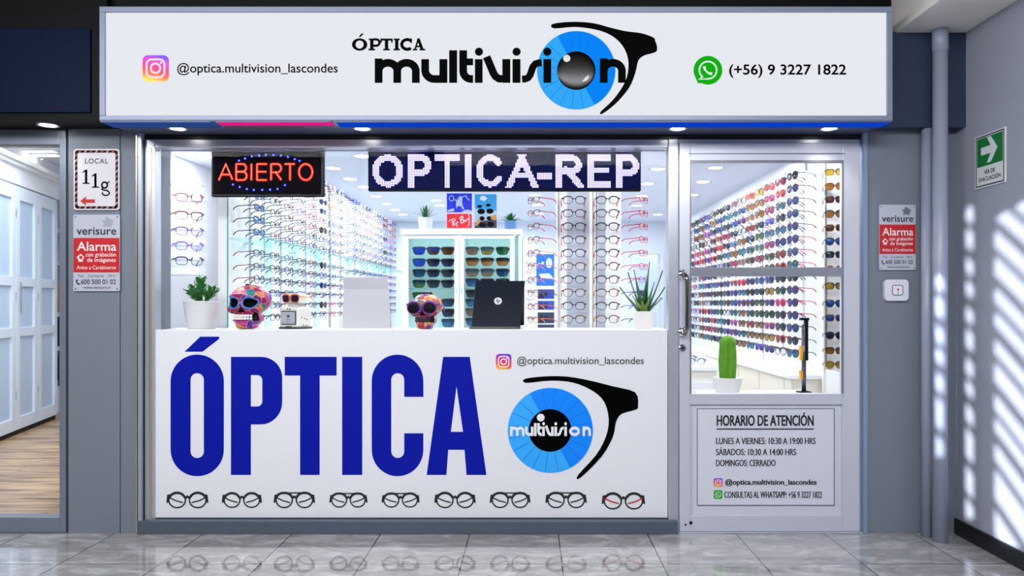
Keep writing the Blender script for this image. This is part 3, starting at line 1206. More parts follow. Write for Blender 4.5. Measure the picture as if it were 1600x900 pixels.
def lamp_zone(px, py=300):
    if py < 200:
        return 'just inside the glass near the door' if px > 1000 else 'just inside the big window'
    if px < 400:
        return 'over the white wall with six eyeglasses'
    if px < 640:
        return 'running back beside the eyeglasses wall'
    if px < 800:
        return 'above the sunglasses cabinet'
    if px < 960:
        return 'above the display towers'
    if px < 1060:
        return 'between the towers and the mullion'
    return 'seen through the door glass' if py > 200 else 'just inside the door'


zone_n = {}
for px, py in LAMPS:
    d = F * (SHOPZ - EZ) / (CY - py)
    x, y = (px - CX) * d / F, EY + d
    zn = lamp_zone(px, py)
    zone_n[zn] = zone_n.get(zn, 0) + 1
    downlight(x, y, SHOPZ, 0.075, '%s round ceiling light %s' % (ORD[zone_n[zn] - 1], zn), 'ceiling lights inside the shop', SHOP_LAMP_W, False, (0.95, 0.97, 1.0), 6.0)
for px, py in ((62, 235), (69, 241.5), (40, 246)):
    d = F * (2.80 - EZ) / (CY - py)
    x, y = (px - CX) * d / F, EY + d
    t = thing('ceiling_light', {62: 'long', 69: 'short', 40: 'faint'}[px] + ' ceiling light in the neighbouring shop', 'light', (x, y, 2.80))
    MB().box(-0.17, 0.17, -0.05, 0.05, -0.012, 0).build('trim_ring', M_white, t, local=True)
    MB().box(-0.15, 0.15, -0.04, 0.04, -0.014, -0.012).build('lamp_face', emit_mat('lamp_glow_6', '#fff8ee', 6), t, local=True)

# ================================================================== printed panel below the window
YP = -0.012
panel = thing('printed_window_panel', 'large white panel below the window with tall blue letters and an eye logo', 'sign', (at(640, 0, YP).x, YP, 0.08))
MB().pbox(235.5, 1043, 515.5, 809, YP, 0.03, 0, YP).build('board', mat('panel_white', '#e6e8ee', 0.45, spec=0.25), panel, bevel=0.002)
Q = Front(YP)
bg_ = MB()


def big(outer, holes=()):
    m = MB()
    m.poly(Q, outer, holes, lift=0.0015)
    m.build('lettering', M_blue, panel)


# O and its accent
m = MB()
m.poly(Q, rrect(266.7, 554, 349.8, 744, 41.5, 12), [rrect(297.8, 583, 318.7, 715.6, 10.4, 8)], lift=0.0015)
m.poly(Q, [(288.5, 549.5), (313, 526), (342.5, 526), (342.5, 529.5), (316.5, 549.5)], lift=0.0015)
m.build('lettering', M_blue, panel)
big([(361, 557.5), (405, 557.5)] + arc(408, 590, 33, -90, 0, 10, 32.5) + arc(408, 628, 33, 0, 90, 10, 35) + [(392, 663), (392, 742), (361, 742)],
    [[(392, 586)] + arc(402, 594, 8, -90, 0, 6) + arc(402, 627, 8, 0, 90, 6) + [(392, 635)]])
big([(445, 557.5), (526, 557.5), (526, 586.7), (499.5, 586.7), (499.5, 742), (469, 742), (469, 586.7), (445, 586.7)])
big([(534.7, 557.5), (566, 557.5), (566, 742), (534.7, 742)])
big([(661.5, 620), (661.5, 595)] + arc(621.2, 595, 40.3, 0, -180, 18, 41) + arc(621.2, 703, 40.3, 180, 0, 18, 41) + [(661.5, 677), (631.6, 677)]
    + arc(621.5, 705, 10.2, 0, 180, 10, 10.5) + arc(621.5, 593.5, 10.2, 180, 360, 10, 10.5) + [(631.6, 620)])
big([(692.4, 557.5), (734, 557.5), (760, 742), (729, 742), (725.8, 702.7), (700.4, 702.7), (697.5, 742), (666.7, 742)], [[(704.4, 674.7), (723.5, 674.7), (713.4, 604)]])
camera_icon(panel, Q, 787, 565, 24)
lettering(panel, Q, '@optica.multivision_lascondes', 808, 1006, 557, 572.5, mat('grey_ink', '#2a2a2e', 0.5), bold=0.006)
iris(panel, Q, 860, 672.4, 66.5)
MB().disc(Q, 859.5, 672.4, 33.3, 0.0035, n=48).build('pupil', M_ink, panel)
lg = MB()
logotype(lg, Q, 797, 681, 126 / 1160.0, 0.30 / 2.25, True, lift=0.0045)
lg.disc(Q, 844.9, 652.3, 6, 0.0045, n=20)
lg.build('word_mark', M_white, panel)
MB().poly(Q, [(620 + x / 2.25, 500 + y / 2.25) for x, y in smooth_loop(GLASS_ARC_B, 3)], lift=0.002).build('glasses_mark', M_ink, panel)


def printed_glasses(cx, cy, w, style, red=False):
    m = MB()
    hw = w / 2
    rx = w * 0.205
    ry = w * 0.185
    e = {'square': 3.0, 'round': 2.0, 'aviator': 2.3}[style]
    for sgn in (-1, 1):
        ox = cx + sgn * (w * 0.255)
        pts = []
        n = 28
        for i in range(n):
            a = 2 * PI * i / n
            ca, sa = math.cos(a), math.sin(a)
            x = abs(ca) ** (2 / e) * (1 if ca > 0 else -1)
            y = abs(sa) ** (2 / e) * (1 if sa > 0 else -1)
            if style == 'aviator':
                x *= 1 - 0.12 * max(0, y)
            pts.append((ox + x * rx, cy + y * ry))
        th = [w * 0.062 if p[1] < cy - ry * 0.3 else w * 0.036 for p in pts]
        m.strip(Q, pts, th, 0.0015, closed=True)
        # hinge corner and the temple seen through the lens
        m.strip(Q, [(ox + sgn * rx * 0.85, cy - ry * 0.62), (cx + sgn * hw, cy - ry * 0.5)], w * 0.075, 0.0017)
        m.strip(Q, [(cx + sgn * hw * 0.97, cy - ry * 0.45), (ox + sgn * rx * 0.2, cy + ry * 0.05), (ox - sgn * rx * 0.72, cy + ry * 0.32)], w * 0.032, 0.0016, mi=1 if red else 0)
        m.strip(Q, [(cx + sgn * hw * 0.97, cy - ry * 0.45), (cx + sgn * hw, cy + ry * 0.35)], w * 0.045, 0.0016)
    m.strip(Q, [(cx - w * 0.06, cy - ry * 0.25), (cx, cy - ry * 0.5), (cx + w * 0.06, cy - ry * 0.25)], w * 0.055, 0.0018)
    if style == 'aviator':
        m.strip(Q, [(cx - w * 0.2, cy - ry * 1.0), (cx + w * 0.2, cy - ry * 1.0)], w * 0.032, 0.0018)
    m.build('printed_eyeglasses', [mat('print_black', '#15161a', 0.5), M_red], panel)


for cx, w, stl, rd in ((293, 63, 'round', 0), (378, 60, 'round', 0), (460, 62, 'aviator', 0), (544.5, 57, 'aviator', 0), (626, 57, 'aviator', 0), (711, 62, 'round', 0),
                       (797, 61, 'aviator', 0), (884.5, 62, 'aviator', 0), (974, 65, 'round', 1)):
    printed_glasses(cx, 781.5 if not rd else 783, w, stl, rd)

# ------------------------------------------------------------------ opening hours notice on the door
hn = thing('hours_notice', 'white opening hours notice with black writing on the lower door panel', 'sign', (at(1196, 0, -0.014).x, -0.014, at(0, 790, -0.014).z))
MB().pbox(1089, 1304, 638, 790, -0.0165, -0.0125, 0, -0.014).build('board', mat('notice_white', '#d5d8e4', 0.45), hn)
D_ = Front(-0.0165)
bd = MB()
bd.strip(D_, [(1089.6, 638.6), (1303.4, 638.6), (1303.4, 789.4), (1089.6, 789.4)], 1.1, 0.001, closed=True)
bd.build('border', mat('border_grey', '#55575f', 0.5), hn)
M_txt = mat('text_black', '#141418', 0.5)
for s, x0, x1, y0, y1, bold in (('HORARIO DE ATENCIÓN', 1119.7, 1271.4, 644.4, 665.5, 0.016), ('LUNES A VIERNES: 10:30 A 19:00 HRS', 1118.6, 1274.4, 684, 694, 0.0),
                                ('SÁBADOS: 10:30 A 14:00 HRS', 1118.6, 1244, 698.6, 711.3, 0.0), ('DOMINGOS: CERRADO', 1118.6, 1212, 718.4, 728.4, 0.0),
                                ('@optica.multivision_lascondes', 1133, 1276, 748.5, 760, 0.012), ('CONSULTAS AL WHATSAPP: +56 9 3227 1822', 1131.7, 1284.4, 768, 778, 0.0)):
    lettering(hn, D_, s, x0, x1, y0, y1, M_txt, bold=bold, lift=0.001, fat=0.28 if y0 < 800 else 0)
MB().poly(D_, [(1119.7, 669.5), (1271.4, 669.5), (1271.4, 671.4), (1119.7, 671.4)], lift=0.001).build('underline', M_txt, hn)
camera_icon(hn, D_, 1122, 754, 13.5)
phone_icon(hn, D_, 1122, 772.7, 6.8, True)

# ------------------------------------------------------------------ plaques on the pillars
yPl = -0.046
R_ = Front(yPl)
lp = thing('number_plaque', 'white plaque with a striped border reading LOCAL 11g on the pillar', 'sign', (at(151, 0, yPl).x, yPl, at(0, 328, yPl).z))
MB().poly(R_, rrect(116, 233, 187.5, 328.5, 5), lift=0.0).build('border_rim', mat('plaque_edge', '#e8e1da', 0.45), lp)
m = MB()
m.add([], [])
bb = [R_.p(x, y, 0.0) for x, y in rrect(116, 233, 187.5, 328.5, 5)]
m.poly(R_, rrect(116, 233, 187.5, 328.5, 5), lift=0.006)
m.build('plate', mat('plaque_white', '#d6d4dd', 0.45), lp)
m = MB()
m.poly(R_, rrect(118.2, 235.2, 185.3, 326.3, 4), [rrect(122, 239, 181.6, 322.6, 3)], lift=0.007)
i = 0
for (x0, y0, x1, y1) in ((120, 239, 120, 322), (183.4, 239, 183.4, 322), (122, 237, 182, 237), (122, 324.5, 182, 324.5)):
    n = 10 if y0 != y1 else 7
    for j in range(n):
        t = (j + 0.5) / n
        x, y = x0 + (x1 - x0) * t, y0 + (y1 - y0) * t
        m.strip(R_, [(x - 1.6, y + 2.0), (x + 1.6, y - 2.0)], 1.9, 0.0078, mi=1 + j % 2)
m.build('striped_border', [M_black, mat('stripe_red', '#b5553f', 0.5), mat('stripe_pale', '#c9a99a', 0.5)], lp)
lettering(lp, R_, 'LOCAL', 134, 170, 248, 256, M_txt, bold=0.008, lift=0.007, space=1.15)
m = MB()
for x, y in ((135.5, 266), (150, 272)):
    m.poly(R_, [(x - 1.6, y), (x + 1.9, y - 1), (x + 1.9, y + 20.5), (x - 1.6, y + 20.5)], lift=0.007)
    m.poly(R_, [(x - 5.4, y + 19.8), (x + 5.6, y + 19.8), (x + 5.6, y + 21.6), (x - 5.4, y + 21.6)], lift=0.0072)
    m.poly(R_, [(x - 5.4, y + 2.6), (x + 0.5, y - 1), (x + 0.5, y + 1.8), (x - 5.4, y + 4.2)], lift=0.0072)
# g, two-storey
m.ring(R_, 164.5, 289.5, 4.3, 2.6, 0.007, ry=4.6)
m.strip(R_, [(168, 286.5), (172.5, 284.2)], 2.0, 0.007)
m.strip(R_, [(161.5, 293.5), (160.2, 296), (163, 297.5), (169, 298)] + arc(166.5, 302, 5.4, -60, 200, 14, 3.6), 2.2, 0.0072)
m.build('lettering', M_ink, lp)
m = MB()
m.poly(R_, [(126.5, 314.5), (136, 307), (135, 311.8), (150.5, 311.8), (148.6, 314.5), (150.5, 317.2), (135, 317.2), (136, 321.5)], lift=0.007)
m.build('arrow', M_red, lp)


def alarm_plaque(x0, y0, x1, y1, label):
    t = thing('alarm_plaque', label, 'sign', (at((x0 + x1) / 2, 0, yPl).x, yPl, at(0, y1, yPl).z))
    w, h = x1 - x0, y1 - y0
    X = lambda u: x0 + u * w
    Y = lambda v: y0 + v * h
    MB().poly(R_, rrect(x0, y0, x1, y1, 2), lift=0.006).build('plate', mat('plaque_grey', '#b9bdcb', 0.45), t)
    MB().poly(R_, [(x0 + .4, Y(0.305)), (x1 - .4, Y(0.305)), (x1 - .4, Y(0.755)), (x0 + .4, Y(0.755))], lift=0.0066).build('red_band', M_red, t)
    W = mat('plaque_letters', '#e9dede', 0.5)
    G = mat('plaque_ink', '#23252e', 0.5)
    lettering(t, R_, 'verisure', X(0.07), X(0.93), Y(0.165), Y(0.265), G, bold=0.014, lift=0.007)
    lettering(t, R_, 'Alarma', X(0.08), X(0.93), Y(0.355), Y(0.475), W, bold=0.012, lift=0.0072)
    lettering(t, R_, 'con grabación', X(0.27), X(0.92), Y(0.495), Y(0.565), W, bold=0.01, lift=0.0072)
    lettering(t, R_, 'de imágenes', X(0.30), X(0.92), Y(0.565), Y(0.635), W, bold=0.01, lift=0.0072)
    lettering(t, R_, 'Aviso a Carabineros', X(0.08), X(0.92), Y(0.665), Y(0.715), W, bold=0.004, lift=0.0072)
    lettering(t, R_, '600 500 01 02', X(0.17), X(0.92), Y(0.845), Y(0.91), G, bold=0.014, lift=0.007)
    lettering(t, R_, 'www.verisure.cl', X(0.22), X(0.80), Y(0.93), Y(0.97), G, bold=0.006, lift=0.007)
    lettering(t, R_, 'Tel.   Contacto   24 h', X(0.1), X(0.9), Y(0.785), Y(0.815), G, bold=0.004, lift=0.007)
    m = MB()
    m.strip(R_, [(X(0.09), Y(0.85)), (X(0.07), Y(0.88)), (X(0.10), Y(0.905)), (X(0.145), Y(0.905))], [w * .04, w * .025, w * .025, w * .04], 0.007)
    m.build('phone_mark', G, t)
    m = MB()
    cx, cy, r = X(0.16), Y(0.565), w * 0.085
    m.poly(R_, [(cx, cy - r * 1.1), (cx + r, cy - r * 0.1), (cx + r * 0.6, cy + r * 0.35), (cx + r * .5, cy + r), (cx - r * .5, cy + r), (cx - r * .6, cy + r * 0.35), (cx - r, cy - r * .1)], lift=0.0072)
    m.disc(R_, cx + r * 0.1, cy - r * .1, r * 0.45, 0.0076, mi=1, n=14)
    m.build('camera_mark', [W, M_red], t)
    m = MB()
    cx, cy, r = X(0.74), Y(0.10), w * 0.13
    m.poly(R_, [(cx - r * .2, cy - r), (cx + r * .5, cy - r * .5), (cx + r, cy - r * .3), (cx + r * .75, cy + r * .3), (cx + r * .6, cy + r * .8), (cx, cy + r * .65), (cx - r * .7, cy + r * .8), (cx - r * .6, cy + r * .1), (cx - r, cy - r * .3), (cx - r * .4, cy - r * .35)], lift=0.007)
    m.build('star_mark', mat('star_grey', '#6a6f7c', 0.5) if x0 > 1000 else mat('star_pale', '#9aa0b0', 0.5), t)
    m = MB()
    for u in (0.05, 0.95):
        for v in (0.03, 0.97):
            m.disc(R_, X(u), Y(v), w * 0.018, 0.0075, n=10)
    m.build('screw', mat('screw_grey', '#5f6573', 0.35, 0.6), t)


alarm_plaque(115.5, 335.5, 188, 455, 'grey and red alarm plaque below the LOCAL 11g plaque on the pillar')
alarm_plaque(1373, 320, 1430, 422, 'grey and red alarm plaque on the pillar beside the door, above the white button')

ab = thing('alarm_button', 'small square white alarm button box below the alarm plaque beside the door', 'switch', (at(1398, 0, -0.04).x, -0.041, at(0, 470, -0.04).z))
V_ = Front(-0.041)
m = MB()
o_ = rrect(1379.5, 437, 1416.5, 470, 6)
m.poly(V_, o_, lift=0.022)
m.build('housing', mat('button_white', '#dcdce6', 0.4), ab, bevel=0.004)
m = MB()
m.poly(V_, rrect(1391, 446, 1407, 461, 3), lift=0.026)
m.build('button_plate', M_plas, ab)
m = MB()
m.strip(V_, rrect(1391, 446, 1407, 461, 3)[:-1], 0.9, 0.0265, closed=True)
m.disc(V_, 1399.5, 457.5, 0.9, 0.027, n=10)
m.build('outline', M_black, ab)
MB().disc(V_, 1399.5, 452.6, 1.7, 0.0272, n=14).build('indicator', M_red, ab)

# evacuation sign on the right-hand wall
d0, d1 = FX1 * F / (1525.5 - CX), FX1 * F / (1573 - CX)
zt, zb = EZ + (CY - 208) * ((d0 + d1) / 2) / F + 0.004, EZ + (CY - 290) * ((d0 + d1) / 2) / F - 0.002
ev = thing('evacuation_sign', 'green and white evacuation route sign with a white arrow on the stucco wall', 'sign', (FX1, EY + (d0 + d1) / 2, zb))
wM = d0 - d1
E_ = Plate((FX1 - 0.001, EY + d0, zt), (0, -1, 0), (0, 0, -1), (-1, 0, 0), wM / 100.0)
hU = (zt - zb) / (wM / 100.0)
m = MB()
m.poly(E_, [(0, 0), (100, 0), (100, hU), (0, hU)], lift=0.006)
m.build('plate', mat('evac_white', '#dfe3e6', 0.4), ev)
M_grn = mat('evac_green', '#067a33', 0.4)
m = MB()
m.strip(E_, [(5, 4), (95, 4), (95, hU - 4), (5, hU - 4)], 2.6, 0.0068, closed=True)
m.build('border', mat('border_dark', '#27303a', 0.5), ev)
m = MB()
m.poly(E_, [(8, 7), (92, 7), (92, hU * 0.60), (8, hU * 0.60)], lift=0.0068)
m.build('green_field', M_grn, ev)
ay = hU * 0.315
m = MB()
m.poly(E_, [(22, ay - 8), (54, ay - 8), (42, ay - 26), (55, ay - 26), (76, ay), (55, ay + 26), (42, ay + 26), (54, ay + 8), (22, ay + 8)], lift=0.0078)
m.build('arrow', mat('evac_white', '#dfe3e6', 0.4), ev)
lettering(ev, E_, 'VÍA DE', 32, 68, hU * 0.66, hU * 0.76, M_txt, bold=0.02, lift=0.007)
lettering(ev, E_, 'EVACUACIÓN', 14, 86, hU * 0.785, hU * 0.885, M_txt, bold=0.02, lift=0.007)


# ================================================================== hanging LED displays
def glyph(ch):
    """strokes in a 1 x 1 box, y downwards"""
    def el(cx, cy, rx, ry, a0, a1, n=24):
        return arc(cx, cy, rx, a0, a1, n, ry)
    return {
        'A': [[(0, 1), (0.5, 0), (1, 1)], [(0.2, 0.66), (0.8, 0.66)]],
        'B': [[(0, 0), (0, 1)], [(0, 0), (0.6, 0)] + el(0.6, 0.24, 0.34, 0.24, -90, 90, 10) + [(0, 0.48)], [(0, 0.48), (0.62, 0.48)] + el(0.62, 0.74, 0.38, 0.26, -90, 90, 10) + [(0, 1)]],
        'I': [[(0.5, 0), (0.5, 1)]],
        'E': [[(0, 0), (0, 1)], [(0, 0), (1, 0)], [(0, 0.48), (0.9, 0.48)], [(0, 1), (1, 1)]],
        'R': [[(0, 0), (0, 1)], [(0, 0), (0.6, 0)] + el(0.6, 0.26, 0.38, 0.26, -90, 90, 10) + [(0, 0.52)], [(0.45, 0.52), (1, 1)]],
        'P': [[(0, 0), (0, 1)], [(0, 0), (0.58, 0)] + el(0.58, 0.29, 0.42, 0.29, -90, 90, 10) + [(0, 0.58)]],
        'T': [[(0, 0), (1, 0)], [(0.5, 0), (0.5, 1)]],
        'O': [el(0.5, 0.5, 0.5, 0.5, 0, 360, 36)],
        'C': [el(0.5, 0.5, 0.5, 0.5, -38, -322, 30)],
        '-': [[(0, 0), (1, 0)]],
    }[ch]


def resample(pts, step):
    out = [pts[0]]
    acc = 0.0
    for a, b in zip(pts, pts[1:]):
        l = math.hypot(b[0] - a[0], b[1] - a[1])
        t = step - acc
        while t <= l:
            out.append((a[0] + (b[0] - a[0]) * t / l, a[1] + (b[1] - a[1]) * t / l))
            t += step
        acc = (acc + l) % step
    return out


YL = 0.10
G1 = Front(YL)
l1 = thing('led_display', 'black hanging LED display with red letters ABIERTO ringed by blue dots', 'sign', (at(417, 0, YL).x, YL, at(0, 306, YL).z))
MB().pbox(330, 505.5, 232, 307, YL, YL + 0.035, 0, YL).build('case', mat('led_case', '#0b0b10', 0.6, spec=0.1), l1, bevel=0.004)
MB().pbox(334.5, 501, 236.5, 302.5, YL - 0.002, YL, 0, YL).build('screen', mat('led_screen', '#06040c', 0.6, spec=0.05), l1)
m = MB()
m.strip(G1, [(332, 234), (503.5, 234), (503.5, 305), (332, 305)], 1.2, 0.003, closed=True)
m.build('bezel', mat('led_bezel', '#1b2338', 0.35), l1)
for ch, x0, x1 in (('A', 342.5, 364), ('B', 369.5, 386), ('I', 390, 396.5), ('E', 402, 418), ('R', 424, 440), ('T', 445.6, 461.5), ('O', 467.5, 488.5)):
    strokes = [[(x0 + u * (x1 - x0), 256.5 + v * 25) for u, v in st] for st in glyph(ch)]
    m = MB()
    for st in strokes:
        m.strip(G1, st, 4.2, 0.0035)
    lo = m.build('led_letter', emit_mat('led_red', '#ff1408', 1.0), l1)
    m = MB()
    for st in strokes:
        for x, y in resample(st, 2.75):
            m.disc(G1, x, y, 0.85, 0.0048, n=8)
    m.build('led_dots', emit_mat('led_red_dot', '#ffc49c', 1.5), lo)
m = MB()
m2 = MB()
for x, y in ((255, 195), (300, 180), (350, 163), (405, 157), (455, 152), (510, 153), (565, 158), (617, 168), (668, 185), (703, 197),
             (210, 372), (260, 390), (313, 405), (365, 412), (427, 412), (485, 410), (540, 405), (595, 377)):
    u, v = 320 + x / 4.7375, 210 + y / 4.7375
    m.disc(G1, u, v, 2.3, 0.0035, n=14)
    m2.disc(G1, u, v, 1.1, 0.0048, n=10)
bo = m.build('led_ring', emit_mat('led_blue', '#1414ff', 1.1), l1)
m2.build('led_dots', emit_mat('led_blue_dot', '#b9c4ff', 1.3), bo)
m = MB()
for x in (455, 479):
    a = at(x, 232, YL + 0.017)
    m.tube([(a.x, YL + 0.017, a.z), (a.x + 0.003, YL + 0.01, SHOPZ - 0.1)], 0.0025, 6)
    m.tube([(a.x - 0.012, YL + 0.017, a.z), (a.x - 0.012, YL + 0.017, a.z + 0.012), (a.x + 0.012, YL + 0.017, a.z + 0.012)], 0.0025, 6)
m.tube([(at(455, 0, YL).x, YL + 0.01, SHOPZ - 0.1), (at(455, 0, YL).x, YL + 0.01, SHOPZ)], 0.002, 6)
m.tube([(at(479, 0, YL).x, YL + 0.01, SHOPZ - 0.1), (at(479, 0, YL).x, YL + 0.01, SHOPZ)], 0.002, 6)
m.build('hanging_wire', M_black, l1)

l2 = thing('led_display', 'long navy dot-matrix LED display with big white letters hung in the window', 'sign', (at(788, 0, YL).x, YL, at(0, 297, YL).z))
MB().pbox(575, 1001.5, 234, 298, YL, YL + 0.045, 0, YL).build('case', mat('led_case', '#0b0b10', 0.45), l2, bevel=0.003)


def matrix_mat():
    m = bpy.data.materials.new('led_matrix')
    m.use_nodes = True
    nt = m.node_tree
    b = nt.nodes['Principled BSDF']
    tc = nt.nodes.new('ShaderNodeTexCoord')
    br = nt.nodes.new('ShaderNodeTexBrick')
    br.offset = 0
    br.inputs['Scale'].default_value = 1
    br.inputs['Brick Width'].default_value = 2.62 / G1.k
    br.inputs['Row Height'].default_value = 2.62 / G1.k
    br.inputs['Mortar Size'].default_value = 0.0014
    br.inputs['Color1'].default_value = rgb('#0b1450')
    br.inputs['Color2'].default_value = rgb('#0d1860')
    br.inputs['Mortar'].default_value = rgb('#03040c')
    sp = nt.nodes.new('ShaderNodeSeparateXYZ')
    cb = nt.nodes.new('ShaderNodeCombineXYZ')
    nt.links.new(tc.outputs['Object'], sp.inputs[0])
    nt.links.new(sp.outputs[0], cb.inputs[0])
    nt.links.new(sp.outputs[2], cb.inputs[1])
    nt.links.new(cb.outputs[0], br.inputs['Vector'])
    nt.links.new(br.outputs['Color'], b.inputs['Base Color'])
    b.inputs['Roughness'].default_value = 0.6
    b.inputs['Specular IOR Level'].default_value = 0.05
    return m


MB().pbox(577, 999.5, 236, 296, YL - 0.002, YL, 0, YL).build('screen', matrix_mat(), l2)


def seg_dist(p, a, b):
    dx, dy = b[0] - a[0], b[1] - a[1]
    l = dx * dx + dy * dy
    t = 0 if l == 0 else max(0, min(1, ((p[0] - a[0]) * dx + (p[1] - a[1]) * dy) / l))
    return math.hypot(p[0] - a[0] - dx * t, p[1] - a[1] - dy * t)


def lit(u, v, segs, hw, y0, y1):
    if not y0 - 0.3 <= v <= y1 + 0.3:
        return False
    for a, b in segs:
        l = math.hypot(b[0] - a[0], b[1] - a[1])
        if l > 6 and (abs(a[0] - b[0]) < 0.1 or abs(a[1] - b[1]) < 0.1):
            if min(a[0], b[0]) - hw <= u <= max(a[0], b[0]) + hw and min(a[1], b[1]) - hw <= v <= max(a[1], b[1]) + hw:
                return True
        elif l > 6:
            ux, uy = (b[0] - a[0]) / l * hw, (b[1] - a[1]) / l * hw
            if seg_dist((u, v), (a[0] - ux, a[1] - uy), (b[0] + ux, b[1] + uy)) <= hw:
                return True
        elif seg_dist((u, v), a, b) <= hw:
            return True
    return False


pit = 2.62
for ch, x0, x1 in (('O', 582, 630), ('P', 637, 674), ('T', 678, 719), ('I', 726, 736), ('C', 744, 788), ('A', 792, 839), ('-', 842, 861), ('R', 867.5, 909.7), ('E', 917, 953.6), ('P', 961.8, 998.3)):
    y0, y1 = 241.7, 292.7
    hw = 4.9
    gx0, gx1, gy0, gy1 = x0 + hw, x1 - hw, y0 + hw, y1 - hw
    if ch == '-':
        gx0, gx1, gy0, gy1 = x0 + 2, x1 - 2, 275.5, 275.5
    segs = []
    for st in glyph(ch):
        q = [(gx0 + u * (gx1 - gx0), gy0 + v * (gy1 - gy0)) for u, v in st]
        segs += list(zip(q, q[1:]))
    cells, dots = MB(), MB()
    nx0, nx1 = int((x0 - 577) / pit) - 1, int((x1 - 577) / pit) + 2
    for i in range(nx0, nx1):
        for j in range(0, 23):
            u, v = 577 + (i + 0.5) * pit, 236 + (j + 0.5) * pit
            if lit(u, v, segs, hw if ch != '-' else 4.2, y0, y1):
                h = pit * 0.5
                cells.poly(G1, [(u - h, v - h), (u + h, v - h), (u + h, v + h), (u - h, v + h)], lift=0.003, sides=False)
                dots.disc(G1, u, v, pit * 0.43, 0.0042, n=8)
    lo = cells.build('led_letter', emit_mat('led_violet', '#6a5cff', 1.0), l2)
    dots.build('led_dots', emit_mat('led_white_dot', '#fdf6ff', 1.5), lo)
m = MB()
for x in (588, 884, 926, 929.5, 985):
    a = at(x, 234, YL + 0.02)
    m.tube([(a.x, YL + 0.02, a.z), (a.x - 0.004, YL + 0.015, SHOPZ)], 0.0025, 6)
m.build('hanging_wire', M_black, l2)

# ================================================================== window ledge
LZ = at(0, 513.5, 0.20).z
ledge = thing('window_ledge', 'long white counter ledge behind the window glass carrying plants and skulls', 'counter', (at(640, 0, 0.22).x, 0.22, 0))
LX0, LX1 = at(243, 0, 0.1).x, at(1043, 0, 0.1).x
MB().box(LX0, LX1, 0.055, 0.385, LZ - 0.03, LZ).build('countertop', M_lam, ledge, bevel=0.003)
MB().box(LX0 + 0.02, LX1 - 0.02, 0.075, 0.37, 0, LZ - 0.03).build('body', M_white, ledge)


# ------------------------------------------------------------------ plants
def leaf_mat(key, c, c2=None):
    return mat(key, c, 0.4, vary=0.35, bscale=14)


M_leaf = leaf_mat('leaf_green', '#2f7a34')
M_leafd = leaf_mat('leaf_dark', '#215f2c')
M_agave = leaf_mat('agave_green', '#255a30')
M_agave2 = leaf_mat('agave_pale', '#77883a')
M_soil = mat('soil', '#3a2b20', 0.9, bump=0.6, bscale=90)


def blade(mb, base, direction, length, width, droop=0.0, thick=0.0015, n=7, fold=0.25, mi=0, prof=None):
    """a leaf that grows from base along direction, tapering, folded along its midrib"""
    d = Vector(direction).normalized()
    side = d.cross(Vector((0, 0, 1)))
    if side.length < 0.05:
        side = Vector((1, 0, 0))
    side.normalize()
    up = side.cross(d).normalized()
    vs, fs = [], []
    for i in range(n + 1):
        t = i / n
        p = Vector(base) + d * (length * t) + Vector((0, 0, -droop * length * t * t))
        w = width * (prof(t) if prof else max(0.02, (1 - t) ** 0.7 * (0.6 + 0.4 * min(1, t * 4))))
        vs += [p - side * w + up * (w * fold), p - up * thick, p + side * w + up * (w * fold), p + up * (thick * 1.5)]
    for i in range(n):
        a, b = i * 4, i * 4 + 4
        for j in range(4):
            fs.append((a + j, a + (j + 1) % 4, b + (j + 1) % 4, b + j))
    fs.append((0, 1, 2, 3))
    fs.append((n * 4, n * 4 + 3, n * 4 + 2, n * 4 + 1))
    mb.add(vs, fs, mi)


def pot(t, r_top, r_bot, h, m, lip=0.006, n=40, relief=0.0, name='pot'):
    mb = MB()
    wall_ = r_top * 0.10
    prof = [(r_bot * 0.96, 0.0), (r_bot, 0.004)]
    for i in range(1, 9):
        q = i / 8
        prof.append((r_bot + (r_top - r_bot) * (q ** 0.75), 0.004 + (h - 0.004 - lip) * q))
    prof += [(r_top + 0.001, h - lip * 0.5), (r_top, h), (r_top - wall_, h), (r_top - wall_ * 1.3, h - 0.02)]
    mb.lathe(prof, n)
    o = mb.build(name, m, t, smooth=True, local=True)
    s = MB()
    s.lathe([(0.001, h - 0.014), (r_top - wall_ * 1.1, h - 0.018)], 24, cap=False)
    s.build('soil', M_soil, t, local=True)
    return o


K2 = kpx(0.20)


def on_ledge(px, Y=0.20):
    return (at(px, 0, Y).x, Y, LZ)


# leafy succulent in textured pot
t = thing('potted_plant', 'leafy green succulent in a textured white pot on the ledge, nearest the pillar', 'plant', on_ledge(315))
pot(t, 26.5 / K2, 20.5 / K2, 43 / K2, mat('pot_relief', '#d9dade', 0.6, bump=1.0, bscale=26))
fol = MB()
rr = random.Random(3)
h0 = 41 / K2
for s_i in range(11):
    a = 2 * PI * s_i / 11 + rr.uniform(-.2, .2)
    tilt = (0.12, 0.55, 0.85)[s_i % 3] + rr.uniform(-.08, .08) if s_i else 0.0
    ln = (0.135 if s_i % 3 == 0 else 0.105) * rr.uniform(0.9, 1.08)
    d = Vector((math.sin(tilt) * math.cos(a), math.sin(tilt) * math.sin(a), math.cos(tilt)))
    base = Vector((d.x * 0.02, d.y * 0.02, h0 - 0.012))
    fol.tube([base, base + d * ln * 0.5, base + d * ln], [0.006, 0.005, 0.003], 6)
    for j in range(4, 12):
        tt = j / 11
        p = base + d * (ln * tt)
        for q in (0, 1):
            aa = j * 2.4 + q * PI + a
            sd = Vector((math.cos(aa), math.sin(aa), 0.0))
            dd_ = (d * 0.75 + sd * 0.9).normalized()
            blade(fol, p, dd_, 0.040 * (1.1 - 0.3 * tt), 0.0095, -0.1, 0.002, 5, 0.3, 0, lambda u: math.sin(PI * min(1, 0.18 + u * 0.82)) ** 0.7)
fol.build('foliage', M_leaf, t, smooth=False, local=True)

